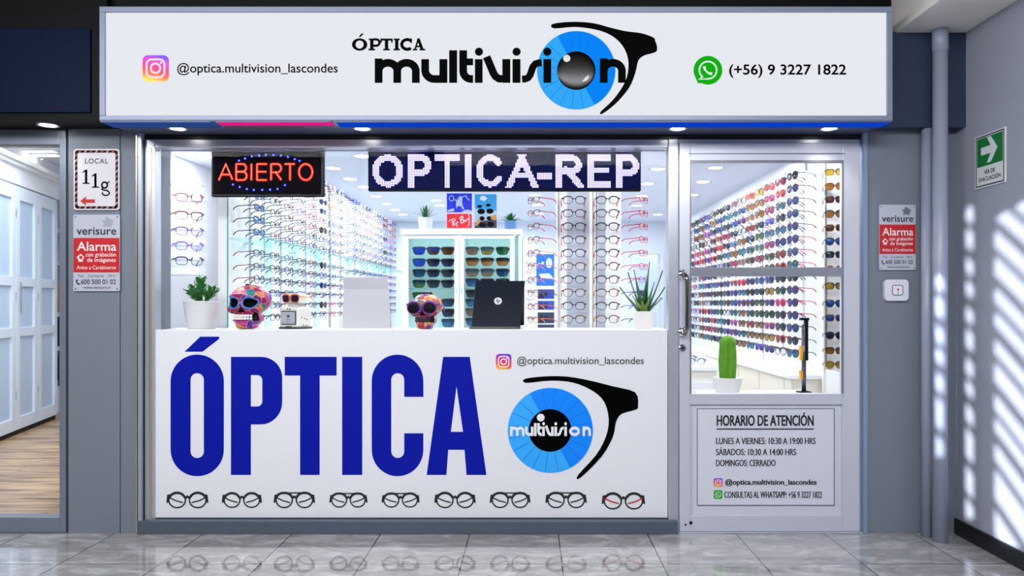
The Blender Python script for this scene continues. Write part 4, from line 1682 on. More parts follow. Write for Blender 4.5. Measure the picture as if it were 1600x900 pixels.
# agave / snake plant in plain pot
t = thing('potted_plant', 'spiky dark green agave in a plain white pot on the ledge beside the mullion', 'plant', on_ledge(1006))
pot(t, 17.5 / K2, 15.0 / K2, 27 / K2, mat('pot_plain', '#e4e2e0', 0.5))
fol = MB()
h0 = 26 / K2
for tx, ty, w, yy, mi in ((982, 425, 3.6, 0.02, 0), (1016, 409, 4.6, 0.015, 0), (1035, 423, 4.2, -0.01, 0), (967, 449, 4.0, -0.02, 0), (1037, 449, 3.6, -0.03, 0), (1037, 465, 3.0, 0.03, 0),
                          (993, 420, 3.6, 0.045, 0), (1001, 470, 4.2, -0.03, 1), (1012, 468, 4.2, -0.028, 1), (1026, 440, 3.2, 0.05, 0), (986, 462, 3.6, -0.035, 1), (1010, 440, 3.6, 0.0, 0)):
    tip = Vector(((tx - 1006) / K2, yy * 1.6, (513.5 - ty) / K2))
    base = Vector(((tx - 1006) / K2 * 0.18, yy * 0.5, h0 - 0.01))
    v = tip - base
    blade(fol, base, v, v.length, w / K2 * 1.8, 0.0, 0.003, 9, 0.35, mi, lambda u: (1 - u) ** 0.8 * (0.75 + 0.6 * math.sin(PI * min(1, u * 1.3)) * (1 - u)))
fol.build('foliage', [M_agave, M_agave2], t, local=True)

# ------------------------------------------------------------------ skulls


def blob(parts, voxel):
    mb = MB()
    for c, r in parts:
        mb.ball(c, r, 28, 18)
    me = mb.mesh('blob', M_white)
    o = bpy.data.objects.new('blob', me)
    COL.objects.link(o)
    r = o.modifiers.new('r', 'REMESH')
    r.mode = 'VOXEL'
    r.voxel_size = voxel
    s = o.modifiers.new('s', 'SMOOTH')
    s.factor = 0.5
    s.iterations = 8
    dg = bpy.context.evaluated_depsgraph_get()
    out = bpy.data.meshes.new_from_object(o.evaluated_get(dg))
    bpy.data.objects.remove(o)
    out.materials.clear()
    return out


def paint_mat(key, cols, scale):
    m = bpy.data.materials.new(key)
    m.use_nodes = True
    nt = m.node_tree
    b = nt.nodes['Principled BSDF']
    b.inputs['Roughness'].default_value = 0.35
    b.inputs['Specular IOR Level'].default_value = 0.3
    tc = nt.nodes.new('ShaderNodeTexCoord')
    nz = nt.nodes.new('ShaderNodeTexNoise')
    nz.inputs['Scale'].default_value = scale * 0.5
    nt.links.new(tc.outputs['Object'], nz.inputs['Vector'])
    mx = nt.nodes.new('ShaderNodeVectorMath')
    mx.operation = 'MULTIPLY_ADD'
    mx.inputs[1].default_value = (0.05, 0.05, 0.05)
    nt.links.new(nz.outputs['Color'], mx.inputs[0])
    nt.links.new(tc.outputs['Object'], mx.inputs[2])
    vo = nt.nodes.new('ShaderNodeTexVoronoi')
    vo.inputs['Scale'].default_value = scale
    nt.links.new(mx.outputs[0], vo.inputs['Vector'])
    sp = nt.nodes.new('ShaderNodeSeparateColor')
    nt.links.new(vo.outputs['Color'], sp.inputs[0])
    cr = nt.nodes.new('ShaderNodeValToRGB')
    cr.color_ramp.interpolation = 'CONSTANT'
    e = cr.color_ramp.elements
    dk = lambda h: tuple(q * 0.55 for q in rgb(h)[:3]) + (1,)
    e[0].color = dk(cols[0])
    e[1].position, e[1].color = 1.0 / len(cols), dk(cols[1])
    for i in range(2, len(cols)):
        x = e.new(i / len(cols))
        x.color = dk(cols[i])
    nt.links.new(sp.outputs[0], cr.inputs[0])
    ve = nt.nodes.new('ShaderNodeTexVoronoi')
    ve.feature = 'DISTANCE_TO_EDGE'
    ve.inputs['Scale'].default_value = scale
    nt.links.new(mx.outputs[0], ve.inputs['Vector'])
    lt = nt.nodes.new('ShaderNodeMath')
    lt.operation = 'LESS_THAN'
    lt.inputs[1].default_value = 0.03
    nt.links.new(ve.outputs['Distance'], lt.inputs[0])
    m2 = nt.nodes.new('ShaderNodeMix')
    m2.data_type = 'RGBA'
    m2.inputs[7].default_value = rgb('#c98aa8')
    nt.links.new(lt.outputs[0], m2.inputs[0])
    nt.links.new(cr.outputs[0], m2.inputs[6])
    nt.links.new(m2.outputs[2], b.inputs['Base Color'])
    return m


SK_PARTS = [((0, .02, .172), (.118, .125, .090)), ((0, -.042, .140), (.094, .082, .072)), ((.070, -.058, .116), (.034, .045, .026)), ((-.070, -.058, .116), (.034, .045, .026)),
            ((0, -.052, .058), (.066, .068, .056)), ((0, -.086, .026), (.044, .034, .026)), ((0, .0, .064), (.078, .085, .056)), ((0, -.078, .190), (.088, .045, .030)), ((0, -.03, .014), (.064, .07, .014))]


def skull(label, loc, rz, size, paint, ring_m, teeth_m, lower=0.0):
    t = thing('painted_skull', label, 'ornament', loc, rz)
    me = blob(SK_PARTS, 0.0038)
    eyes = ((-.047, .154), (.047, .154))
    tree = BVHTree.FromPolygons([v.co.copy() for v in me.vertices], [tuple(p.vertices) for p in me.polygons])
    RX, RZ_ = .036, .031

    def nose(x, z):
        hz = (z - .098) / .040
        return 0 < hz < 1 and abs(x) < .021 * (1 - hz) + 0.002
    for v in me.vertices:
        x, y, z = v.co
        if y < -0.02:
            for ex_, ez_ in eyes:
                q = ((x - ex_) / RX) ** 2 + ((z - ez_) / RZ_) ** 2
                if q < 1:
                    v.co.y += 0.050 * math.sqrt(1 - q)
                elif q < 1.6:
                    v.co.y -= 0.005 * (1.6 - q) / 0.6
            if nose(x, z):
                v.co.y += 0.022
            if .052 < z < .088 and abs(x) < .066:
                v.co.y += 0.010
    for m in (paint, mat('socket_black', '#070506', 0.6, spec=0.1)):
        me.materials.append(m)
    for p in me.polygons:
        x, y, z = p.center
        p.use_smooth = True
        if y < 0.03:
            for ex_, ez_ in eyes:
                q = ((x - ex_) / RX) ** 2 + ((z - ez_) / RZ_) ** 2
                if q < 1.0:
                    p.material_index = 1
            if nose(x, z):
                p.material_index = 1
            if (.051 < z < .089 and abs(x) < .064) or (.046 < z < .098 and .058 <= abs(x) < .080 and y < -0.03):
                p.material_index = 1
    b = mobj('cranium', me, t)
    for ex_, ez_ in eyes:
        loop = []
        for i in range(28):
            a = 2 * PI * i / 28
            x, z = ex_ + RX * 1.06 * math.cos(a), ez_ + RZ_ * 1.06 * math.sin(a)
            h = tree.ray_cast(Vector((x, -0.5, z)), Vector((0, 1, 0)))[0]
            loop.append((x, h.y + 0.001 if h else -0.05, z))
        MB().tube(loop, 0.0055, 8, closed=True).build('eye_ring', ring_m, t, smooth=True, local=True)
    tm = MB()
    for row in (0, 1):
        for i in range(9):
            x = -0.053 + 0.01325 * i
            y = -.122 + x * x * 9.5
            z = .071 if row == 0 else .0555
            ang = math.atan(x * 2 * 9.5)
            tm.M = Matrix.Translation((x, y, z)) @ Matrix.Rotation(ang, 4, 'Z')
            tm.box(-.0060, .0060, -.004, .02, 0, .0155 if row == 0 else .0140)
    tm.build('teeth', teeth_m, t, bevel=0.003, local=True)
    t.scale = (size, size, size)
    return t


pink = paint_mat('paint_pink', ['#d0127a', '#b00f66', '#dd2f92', '#f0a010', '#149a9a', '#d0127a', '#b81838', '#dd3f9a', '#dd6a10', '#5f28b0'], 20)
multi = paint_mat('paint_multi', ['#d81828', '#f0b010', '#dd3088', '#e87008', '#efe0c8', '#58a822', '#c01050', '#f2c020', '#d02a14', '#7a30b8'], 26)
sz = 68.5 / K2 / .262
skull('large magenta painted skull with blue ringed eyes on the window ledge', on_ledge(390), math.radians(-4), sz, pink, mat('ring_blue', '#1f7fc4', 0.3), mat('teeth_white', '#f4f2ee', 0.3))
sz2 = 55 / K2 / .262
sk2 = skull('smaller yellow and red painted skull wearing sunglasses on the window ledge', on_ledge(666), math.radians(-8), sz2, multi, mat('ring_red', '#e33a2a', 0.3), mat('teeth_dark', '#3a2c3a', 0.35))
# little dark knob on the large skull
m = MB()
c = on_ledge(387)
m.ball((c[0], 0.20, LZ + 68 / K2), (0.014, 0.014, 0.008), 14, 8)
tag(m.build('hair_clip', M_black, smooth=True), 'small black clip on top of the magenta painted skull', 'clip')
m = MB()
c = on_ledge(668)
for dx in (-5, 0, 5):
    m.ball(((c[0] + dx / K2), 0.20, LZ + 54.5 / K2), (0.012, 0.012, 0.011), 10, 6)
tag(m.build('hair_bow', M_black, smooth=True), 'small black bow on top of the yellow painted skull', 'bow')


# ================================================================== eyewear
def rim_outline(style, w, h, n=18):
    pts = []
    for i in range(n):
        a = 2 * PI * i / n
        ca, sa = math.cos(a), math.sin(a)
        e = {'round': 2.0, 'square': 3.4, 'oval': 2.5, 'aviator': 2.2, 'cat': 2.8}[style]
        x = abs(ca) ** (2 / e) * (1 if ca > 0 else -1)
        z = abs(sa) ** (2 / e) * (1 if sa > 0 else -1)
        if style == 'aviator':
            z *= 1.0 if z > 0 else 1.12
            x *= 1.0 + (0.08 if z > 0 else -0.08)
        if style == 'square' and z < 0:
            x *= 0.92
        if style == 'cat':
            z += 0.22 * max(0, x) * max(0, z)
        pts.append((x * w / 2, z * h / 2))
    return pts


_gm = {}


def eyewear_meshes(style, kind):
    """kind 'optical' (thin clear) or 'sun' (fuller, dark lens); front at y = 0 facing -Y, temples run to +Y"""
    key = (style, kind)
    if key in _gm:
        return _gm[key]
    sunny = kind == 'sun'
    w, h = (0.060, 0.052) if sunny else (0.054, 0.043)
    if style == 'round':
        h = w * 0.92
    if style == 'square':
        h *= 0.92
    tr_ = 0.0022 if not sunny else 0.0030
    cxl = 0.0355
    fr_ = MB()
    for sg in (-1, 1):
        o = [(sg * (cxl + x), (abs(cxl + x) ** 2) * 1.2, z) for x, z in rim_outline(style, w, h)]
        fr_.tube(o, [tr_ * (1.5 if p[2] > h * 0.1 else 0.85) for p in o], 6, closed=True)
        fr_.tube([(sg * (cxl + w * 0.46), 0.0042, h * 0.28), (sg * 0.070, 0.010, h * 0.25)], 0.0040, 6)
    fr_.tube([(-0.011, 0, 0.003), (-0.004, -0.003, 0.007), (0.004, -0.003, 0.007), (0.011, 0, 0.003)], 0.0030, 6)
    lens = MB()
    q = rim_outline(style, w * 0.97, h * 0.97)
    n = len(q)
    # slightly domed lens
    vs = [(x, (cxl + x) ** 2 * 1.2 + 0.0005, z) for x, z in q] + [(x * .5, (cxl + x * .5) ** 2 * 1.2 - 0.0022, z * .5) for x, z in q] + [(0, cxl ** 2 * 1.2 - 0.003, 0)]
    fs = [(i, (i + 1) % n, n + (i + 1) % n, n + i) for i in range(n)] + [(n + i, n + (i + 1) % n, 2 * n) for i in range(n)]
    lens.add(vs, fs)
    lensl = MB()
    lensl.add([(-x, y, z) for x, y, z in vs], [f[::-1] for f in fs])
    tp = []
    for sg in (-1, 1):
        m = MB()
        m.tube([(sg * 0.070, 0.010, h * 0.25), (sg * 0.071, 0.06, h * 0.22), (sg * 0.070, 0.108, h * 0.16), (sg * 0.068, 0.130, h * 0.16 - 0.011), (sg * 0.067, 0.140, h * 0.16 - 0.024)],
               [0.0032, 0.0028, 0.0028, 0.0034, 0.0030], 6)
        tp.append(m)
    whole = MB()
    for part, mi in ((fr_, 0), (tp[0], 2), (tp[1], 2)):
        whole.add(part.v, part.f, mi)
    for part, ox in ((lens, cxl), (lensl, -cxl)):
        whole.add([(v[0] + ox, v[1], v[2]) for v in part.v], part.f, 1)
    ph = M_white
    r = dict(frame=fr_.mesh('frame', ph, True), lens=(lens.mesh('lens', ph, True, False), lensl.mesh('lens', ph, True, False)), cx=cxl,
             temple=(tp[0].mesh('temple', ph, True), tp[1].mesh('temple', ph, True)), whole=whole.mesh('eyewear', [ph, ph, ph], True))
    _gm[key] = r
    return r


def setm(o, *ms):
    for i, m in enumerate(ms):
        o.material_slots[i].link = 'OBJECT'
        o.material_slots[i].material = m


def eyewear(kind, style, loc, rz, fm, lm, tm, label, group, detail=True, scale=1.0, tilt=0.0, lm2=None):
    nm = 'sunglasses' if kind == 'sun' else 'eyeglasses'
    g = eyewear_meshes(style, kind)
    if detail:
        t = thing(nm, label, nm, loc, rz, group)
        t.rotation_euler = (tilt, 0, rz)
        t.scale = (scale,) * 3
        setm(mobj('frame', g['frame'], t), fm)
        setm(mobj('lens', g['lens'][0], t, (g['cx'], 0, 0)), lm)
        setm(mobj('lens', g['lens'][1], t, (-g['cx'], 0, 0)), lm2 or lm)
        for q in (0, 1):
            setm(mobj('temple', g['temple'][q], t), tm)
        return t
    o = mobj(nm, g['whole'], None, loc, (tilt, 0, rz), (scale,) * 3)
    setm(o, fm, lm, tm)
    return tag(o, label, nm, group)


FR = {n: mat('acetate_' + n, c, 0.3) for n, c in dict(black='#131318', navy='#1c2a63', blue='#2a49c0', purple='#5a2f9e', violet='#7a4fd0', brown='#5a2f22', tortoise='#6b3f1e',
      red='#c7202c', pink='#d8417f', coral='#d9572f', grey='#6d7480', green='#2d6a4e', teal='#1f7f8c', clear='#8d9cba', gold='#c79a3a', maroon='#7a2030', orange='#e07a22').items()}
LN = {'clear': lens_mat('lens_clear', '#dfe8f2', 0.86), 'demo blue': lens_mat('lens_demo_blue', '#2c86c8', 0.15), 'pale blue': lens_mat('lens_pale_blue', '#a8c8ea', 0.6),
      'pale grey': lens_mat('lens_pale_grey', '#b4bccb', 0.55),
      'purple': lens_mat('lens_purple', '#3a55b0', 0, '#6a3fb8'), 'blue': lens_mat('lens_blue', '#1c4fb0', 0, '#4a7fe0'), 'navy': lens_mat('lens_navy', '#17203e', 0, '#33446e'),
      'black': lens_mat('lens_black', '#17171c', 0, '#33343c'), 'pink': lens_mat('lens_pink', '#d81f6a', 0, '#e2447f'), 'red': lens_mat('lens_red', '#c22436', 0, '#d84a4a'),
      'amber': lens_mat('lens_amber', '#c78a2c', 0, '#a8621c'), 'yellow': lens_mat('lens_yellow', '#e6c22e', 0, '#d9a41c'), 'teal': lens_mat('lens_teal', '#1fa0a8', 0, '#1b6a8a'),
      'green': lens_mat('lens_green', '#1f7a52', 0, '#174f46'), 'brown': lens_mat('lens_brown', '#5a3424', 0, '#7a4a2a'), 'turquoise': lens_mat('lens_turquoise', '#38b8d8', 0, '#2a78c8'),
      'slate': lens_mat('lens_slate', '#3f526b', 0, '#22324a'), 'olive': lens_mat('lens_olive', '#7f9a3a', 0, '#1f5a6a')}


def row_word(i):
    return ORD[i]


# -------- eyeglasses wall on the window side
XL = -1.856
GZ = [2.255, 2.178, 2.10, 2.023, 1.945, 1.868, 1.79, 1.714, 1.583, 1.50, 1.42, 1.34, 1.26, 1.18]
panY = [(0.39, 2.62), (2.70, 5.55)]
M_dp = mat('display_white', '#f3f6fa', 0.4)
M_dpb = mat('display_tint', '#cfeaf2', 0.4)
for pi_, (a, b) in enumerate(panY):
    t = thing('display_rack', ['tall white eyeglasses display panel behind the ABIERTO display', 'tall white eyeglasses display panel farther back along the eyeglasses wall'][pi_], 'display panel', (XL - 0.03, (a + b) / 2, 0))
    MB().box(XL - 0.06, XL, a + 0.008, b, 0, 2.33).build('board', M_dp, t)
    e = MB()
    e.box(XL - 0.30, XL + 0.002, a, a + 0.006, 0.0, 2.34)
    e.build('side_glass', M_glass, t)
    MB().box(XL - 0.002, XL + 0.004, a - 0.001, a + 0.007, 0.0, 2.34).build('glass_edge', M_glassedge, t)
    st_ = MB()
    for y in [a + 0.35 + 0.6 * i for i in range(int((b - a) / 0.6))]:
        st_.box(XL, XL + 0.004, y, y + 0.025, 0.3, 2.33)
    st_.build('slotted_upright', mat('upright_grey', '#a9bac9', 0.35, 0.4), t)
    bk_ = MB()
    for y in [a + 0.62 + 0.6 * i for i in range(int((b - a - 0.3) / 0.6))]:
        bk_.box(XL, XL + 0.006, y, y + 0.14, 0.8, 2.25)
    bk_.build('tinted_strip', M_dpb, t)
for si, (a, b) in enumerate(((0.395, 2.62), (2.705, 5.3))):
    t = thing('glass_shelf', ['glass shelf on the eyeglasses wall behind the ABIERTO display', 'glass shelf on the farther panel of the eyeglasses wall'][si], 'shelf', (XL, (a + b) / 2, 1.665))
    MB().box(XL + 0.0065, XL + 0.24, a, b, 1.665, 1.673).build('glass_plate', M_glassg, t)
    MB().box(XL + 0.24, XL + 0.243, a, b, 1.664, 1.674).build('glass_edge', M_glassedge, t)
    m = MB()
    for y in (a + 0.25, (a + b) / 2, b - 0.3):
        m.box(XL + 0.0065, XL + 0.05, y, y + 0.03, 1.650, 1.665)
    m.build('bracket', M_chrome, t)

rl = random.Random(21)
fpool = ['black', 'navy', 'navy', 'black', 'blue', 'grey', 'purple', 'black', 'navy', 'brown', 'tortoise', 'violet', 'maroon', 'black']
cols_y = []
y = 0.50
while y < 5.2:
    if not (2.50 < y < 2.86):
        cols_y.append(y)
    y += 0.285
for ci, y in enumerate(cols_y):
    fcol = rl.choice(fpool)
    for ri, z in enumerate(GZ):
        x = XL + 0.158
        k = F / (y - EY)
        px, py = CX + x * k, CY - (z - EZ) * k
        if (px < 497 and py < 304) or (572 < px < 1004 and py < 296):
            continue
        f = fcol if rl.random() < 0.55 else rl.choice(fpool)
        lw = 'clear'
        tm = f
        if ci == 0:
            lw = 'demo blue' if ri < 8 else 'pale blue'
            f = 'black' if ri < 8 else 'black'
            tm = 'black' if ri < 8 else 'maroon'
        elif ci in (5, 13) and rl.random() < 0.5:
            lw = rl.choice(['navy', 'brown', 'slate'])
        elif rl.random() < 0.3:
            lw = rl.choice(['pale blue', 'pale grey', 'pale blue'])
        if ci in (6, 11) and rl.random() < 0.35:
            f = rl.choice(['red', 'coral', 'maroon'])
        stl = rl.choice(['square', 'square', 'oval', 'round', 'cat'])
        lab = '%s-framed eyeglasses with %s lenses, eyeglasses wall, %s column from the window, %s row' % (f, lw.replace('demo ', '').replace('pale ', 'pale-'), row_word(ci), row_word(ri))
        eyewear('optical', stl, (x, y, z), math.radians(82 + rl.uniform(-3, 3)), FR[f], LN[lw], FR[tm], lab, 'eyeglasses on the eyeglasses wall', detail=(ci < 5), scale=1.0 if ci < 3 else 1.05)

# -------- six eyeglasses on little shelves on the white wall
six = [('clear', 'clear', 'transparent'), ('maroon', 'pale blue', 'red and violet'), ('brown', 'clear', 'brown and orange'), ('purple', 'clear', 'dark violet'), ('violet', 'pale blue', 'violet'), ('navy', 'clear', 'dark blue')]
ys6 = [291, 309, 337, 361.5, 384.5, 408]
for i, (f, l, w) in enumerate(six):
    Y = 0.92
    c = at(296, ys6[i], Y)
    k = kpx(Y)
    ss = 44 / k / 0.146 * 1.12
    t = thing('display_shelf', 'small white wedge shelf, %s from the top of six on the white wall' % row_word(i), 'shelf', (-2.5, Y + 0.1, c.z - 0.045), 0, 'wedge shelves on the white wall')
    m = MB()
    x0, x1 = -2.59, at(308, 0, Y).x
    z = c.z - 0.030 * ss
    m.hexa([(x0, Y - 0.05, z - 0.05), (x1, Y + 0.02, z - 0.05), (x1, Y + 0.14, z - 0.05), (x0, Y + 0.14, z - 0.05)],
           [(x0, Y - 0.05, z), (x1, Y + 0.02, z), (x1, Y + 0.14, z), (x0, Y + 0.14, z)])
    m.build('ledge', M_lam, t, bevel=0.003)
    m = MB().box(-2.592, -2.58, Y - 0.10, Y + 0.18, z - 0.055, z + 0.01)
    m.build('back_plate', M_white, t)
    eyewear('optical', ('oval', 'square', 'square', 'square', 'square', 'square')[i], (c.x, Y, c.z), math.radians(38), FR[f], LN[l], FR[f if i != 1 else 'red'],
            '%s eyeglasses on the %s small shelf from the top on the white wall' % (w, row_word(i)), 'eyeglasses on the wedge shelves', True, ss * 0.92, 0.0)
    # clear tray edge under the pair
    # (kept as part of the shelf)

# -------- display towers
t1 = thing('display_tower', 'white and grey mirrored eyewear tower behind the window, the broader of two', 'display stand', (at(900, 0, 0.84).x, 0.95, 0))
TX0, TX1 = at(871, 0, 0.84).x, at(926, 0, 0.84).x
M_mir = mat('tower_mirror', '#b4bccb', 0.3, 0.15)
MB().box(TX0, TX1, 0.845, 1.09, 0.03, 2.34).build('body', M_lam, t1, bevel=0.004)
MB().box(at(886, 0, 0.84).x, at(921, 0, 0.84).x, 0.840, 0.8449, 0.1, 2.34).build('mirror', M_mir, t1)
MB().box(TX0, TX1, 0.84, 1.12, 0, 0.03).build('base', M_alu, t1)
MB().box(at(872, 0, 0.84).x, at(874, 0, 0.84).x, 0.838, 0.845, 0.1, 2.34).build('slotted_upright', M_alu, t1)
t2 = thing('display_tower', 'white eyewear tower behind the window, the slimmer one beside the agave', 'display stand', (at(952, 0, 0.84).x, 0.95, 0))
TX2, TX3 = at(927, 0, 0.84).x, at(971, 0, 0.84).x
MB().box(TX2, TX3, 0.845, 1.09, 0.03, 2.34).build('body', M_lam, t2, bevel=0.004)
MB().box(at(935, 0, 0.84).x, at(946, 0, 0.84).x, 0.840, 0.8449, 0.1, 2.34).build('mirror', M_mir, t2)
MB().box(at(931.5, 0, 0.84).x, at(933, 0, 0.84).x, 0.838, 0.845, 0.1, 2.34).build('slotted_upright', mat('upright_dark', '#767d88', 0.35, 0.4), t2)
MB().box(TX2, TX3, 0.84, 1.12, 0, 0.03).build('base', M_alu, t2)
M_peg = mat('peg_black', '#1c1c20', 0.4)
YT = 0.682
kt = kpx(YT)
gs = 39.5 / kt / 0.146
for r in range(10):
    py = 312.5 + 20.7 * r
    c = at(897, py, YT)
    f = 'black' if r < 4 or r % 2 == 0 else 'tortoise'
    warm = ['coral', 'red', 'coral', 'orange', 'coral', 'brown', 'gold', 'gold', 'gold', 'gold'][r]
    eyewear('optical', 'oval', (c.x, YT, c.z), 0, FR[f], LN['clear'], FR[warm], '%s eyeglasses with %s temples facing out on the broader tower, %s row' % (f, warm, row_word(r)), 'eyeglasses facing out on the broader tower', True, gs)
    c = at(949.5, py, YT)
    eyewear('optical', 'oval', (c.x, YT, c.z), 0, FR[f], LN['clear'], FR[warm], '%s eyeglasses with %s temples facing out on the slimmer tower, %s row' % (f, warm, row_word(r)), 'eyeglasses facing out on the slimmer tower', True, gs)
    fl = ['red', 'red', 'red', 'coral', 'coral', 'coral', 'coral', 'brown', 'coral', 'coral'][r]
    c = at(852, py + 1, 0.93)
    eyewear('optical', 'square', (TX0 - 0.164, 0.91, c.z), math.radians(-56), FR['brown'], LN['clear'], FR[fl], '%s-templed eyeglasses on the poster side of the broader tower, %s row' % (fl, row_word(r)), 'eyeglasses on the side of the broader tower', True, 1.05, 0.0)
    fr2 = ['red', 'red', 'red', 'red', 'red', 'pink', 'violet', 'purple', 'blue', 'blue'][r]
    lr2 = ['clear', 'clear', 'clear', 'clear', 'clear', 'clear', 'clear', 'purple', 'blue', 'blue'][r]
    eyewear('optical', 'square', (TX3 + 0.164, 0.91, c.z), math.radians(58), FR[fr2], LN[lr2], FR[fr2 if r != 6 else 'pink'], '%s eyeglasses on the agave side of the slimmer tower, %s row' % (fr2, row_word(r)), 'eyeglasses on the side of the slimmer tower', True, 1.05, 0.0)

# -------- sunglasses wall behind the door
XR = 1.946
segs = [(0.74, 2.05), (2.07, 3.40), (3.42, 5.2)]
for i, (a, b) in enumerate(segs):
    t = thing('display_rack', '%s white sunglasses display panel behind the door, counted from the door' % row_word(i), 'display panel', (XR + 0.03, (a + b) / 2, 0))
    MB().box(XR, XR + 0.05, a, b, 0, 2.21).build('board', M_dp, t)
    MB().box(XR - 0.004, XR, a + 0.01, a + 0.025, 0.86, 2.21).build('slotted_upright', mat('upright_warm', '#8f8f92', 0.35, 0.4), t)
    m = MB()
    for y in [a + 0.4 + 0.42 * q for q in range(int((b - a - 0.2) / 0.42))]:
        m.box(XR - 0.004, XR, y, y + 0.02, 0.86, 2.21)
        m.box(XR - 0.004, XR + 0.03, y - 0.02, y + 0.1, 2.21, 2.27)
    m.build('header_clip', mat('clip_pale', '#b7cfe6', 0.3), t)
RZ = [2.145 - 0.0868 * i for i in range(15)]
rs = random.Random(5)
first = ['navy', 'purple', 'blue', 'blue', 'purple', 'purple', 'blue', 'teal', 'black', 'purple', 'purple', 'purple', 'blue', 'navy', 'turquoise']
second = ['pink', 'red', 'teal', 'slate', 'turquoise', 'purple', 'red', 'black', 'black', 'green', 'pink', 'black', 'navy', 'black', 'clear']
third = ['red', 'red', 'pink', 'blue', 'turquoise', 'pink', 'green', 'black', 'green', 'yellow', 'black', 'green', 'blue', 'yellow', 'blue']
fourth = ['yellow', 'amber', 'amber', 'navy', 'olive', 'olive', 'pink', 'brown', 'teal', 'navy', 'olive', 'green', 'amber', 'amber', 'blue']
fifth = ['amber', 'amber', 'amber', 'red', 'navy', 'green', 'brown', 'navy', 'black', 'black', 'brown', 'green', 'red', 'amber', 'turquoise']
cyc = [first, second, third, fourth, fifth]
farpool = ['blue', 'blue', 'navy', 'purple', 'teal', 'brown', 'amber', 'pink', 'slate', 'turquoise', 'black', 'green', 'pale blue', 'pale grey', 'red']
ncol = 17
for ci in range(ncol):
    y = 0.94 + 0.245 * ci
    base = rs.choice(farpool)
    for ri, z in enumerate(RZ):
        if ci == 3 and ri == 0:
            pass
        lw = cyc[ci][ri] if ci < 5 else (base if rs.random() < 0.35 else rs.choice(farpool))
        f = 'black' if rs.random() < 0.6 else rs.choice(['brown', 'navy', 'purple', 'red', 'grey', 'pink'])
        tm = f
        if ci == 0:
            f = 'black'
            tm = 'red' if ri in (5, 6, 7, 9, 10, 11) else 'black'
        x = XR - 0.158
        stl = 'round' if ci in (0, 1) else rs.choice(['round', 'oval', 'square', 'aviator'])
        lab = '%s-framed sunglasses with %s lenses, sunglasses wall, %s column from the door, %s row' % (f, lw.replace('pale ', 'pale-'), row_word(ci), row_word(ri))
        eyewear('sun', stl, (x, y, z), math.radians(-78 + rs.uniform(-3, 3)), FR[f], LN[lw], FR[tm], lab, 'sunglasses on the sunglasses wall', detail=(ci < 5))

# -------- sunglasses on the return board at the door's hinge side
YB = 0.70
t = thing('display_rack', 'narrow white sunglasses board facing the street at the hinge side of the door', 'display panel', (2.12, YB + 0.02, 0))
MB().box(at(1287, 0, YB).x, 2.319, YB, YB + 0.03, 0.0, 2.24).build('board', mat('board_warm', '#f4f1ec', 0.4), t)
MB().box(at(1289, 0, YB).x, at(1291, 0, YB).x, YB - 0.008, YB, 0.86, 2.24).build('slotted_upright', mat('upright_warm', '#8f8f92', 0.35, 0.4), t)
t = thing('base_cabinet', 'low white cabinet under the narrow sunglasses board beside the door hinge', 'cabinet', (2.12, YB - 0.18, 0))
MB().box(at(1290, 0, YB).x, 2.319, YB - 0.36, YB - 0.001, 0.0, 0.82).build('body', M_lam, t, bevel=0.003)
MB().box(at(1289.5, 0, YB).x, 2.319, YB - 0.365, YB - 0.001, 0.82, 0.84).build('top', M_lam, t, bevel=0.003)
rows = [269, 291, 312, 334, 356, 377, 398, 421, 447, 474, 497, 524, 548, 570]
lens_r = ['yellow', 'amber', 'brown', 'amber', 'brown', 'blue', 'slate', 'black', 'yellow', 'blue', 'blue', 'navy', 'amber', 'yellow']
Yg = YB - 0.127
kg = kpx(Yg)
lab_seen = {}
for i, py in enumerate(rows):
    c = at(1304.5, py, Yg)
    eyewear('sun', 'aviator' if i % 2 else 'square', (c.x, Yg, c.z), math.radians(-14), FR['tortoise' if i % 3 == 1 else 'black'], LN[lens_r[i]], FR['black'],
            '%s-lensed sunglasses facing the street on the narrow board beside the door hinge, %s row' % (lens_r[i], row_word(i)), 'sunglasses on the narrow board', True, 0.84, 0, LN[lens_r[i]])

# -------- counter along the sunglasses wall and low display table
t = thing('wall_counter', 'long low white counter under the sunglasses wall', 'counter', (1.82, 2.8, 0))
MB().box(1.70, XR - 0.001, 0.745, 5.2, 0.77, 0.80).build('countertop', M_lam, t, bevel=0.003)
MB().box(1.72, XR - 0.001, 0.76, 5.2, 0.0, 0.77).build('body', M_cream, t)
m = MB()
for y in [0.9 + 0.55 * i for i in range(8)]:
    m.box(1.7185, 1.72, y, y + 0.006, 0.05, 0.76)
m.build('door_joint', mat('joint_grey', '#b3ad9f', 0.5), t)
m = MB()
t = thing('display_table', 'low white display table with drawers behind the cactus', 'table', (1.0, 2.0, 0))
MB().box(0.62, 1.36, 1.15, 2.95, 0.79, 0.82).build('tabletop', M_lam, t, bevel=0.003)
MB().box(0.65, 1.33, 1.18, 2.92, 0.0, 0.79).build('body', mat('table_cream', '#f1eee6', 0.4), t)
for z in (0.18, 0.46):
    d = MB().box(0.68, 0.97, 1.165, 1.18, z, z + 0.25).build('drawer', M_lam, t, bevel=0.003)
    MB().box(0.80, 0.86, 1.15, 1.165, z + 0.12, z + 0.14).build('drawer_handle', M_black, d)
    d = MB().box(1.01, 1.30, 1.165, 1.18, z, z + 0.25).build('drawer', M_lam, t, bevel=0.003)
    MB().box(1.12, 1.18, 1.15, 1.165, z + 0.12, z + 0.14).build('drawer_handle', M_black, d)
rt = random.Random(4)
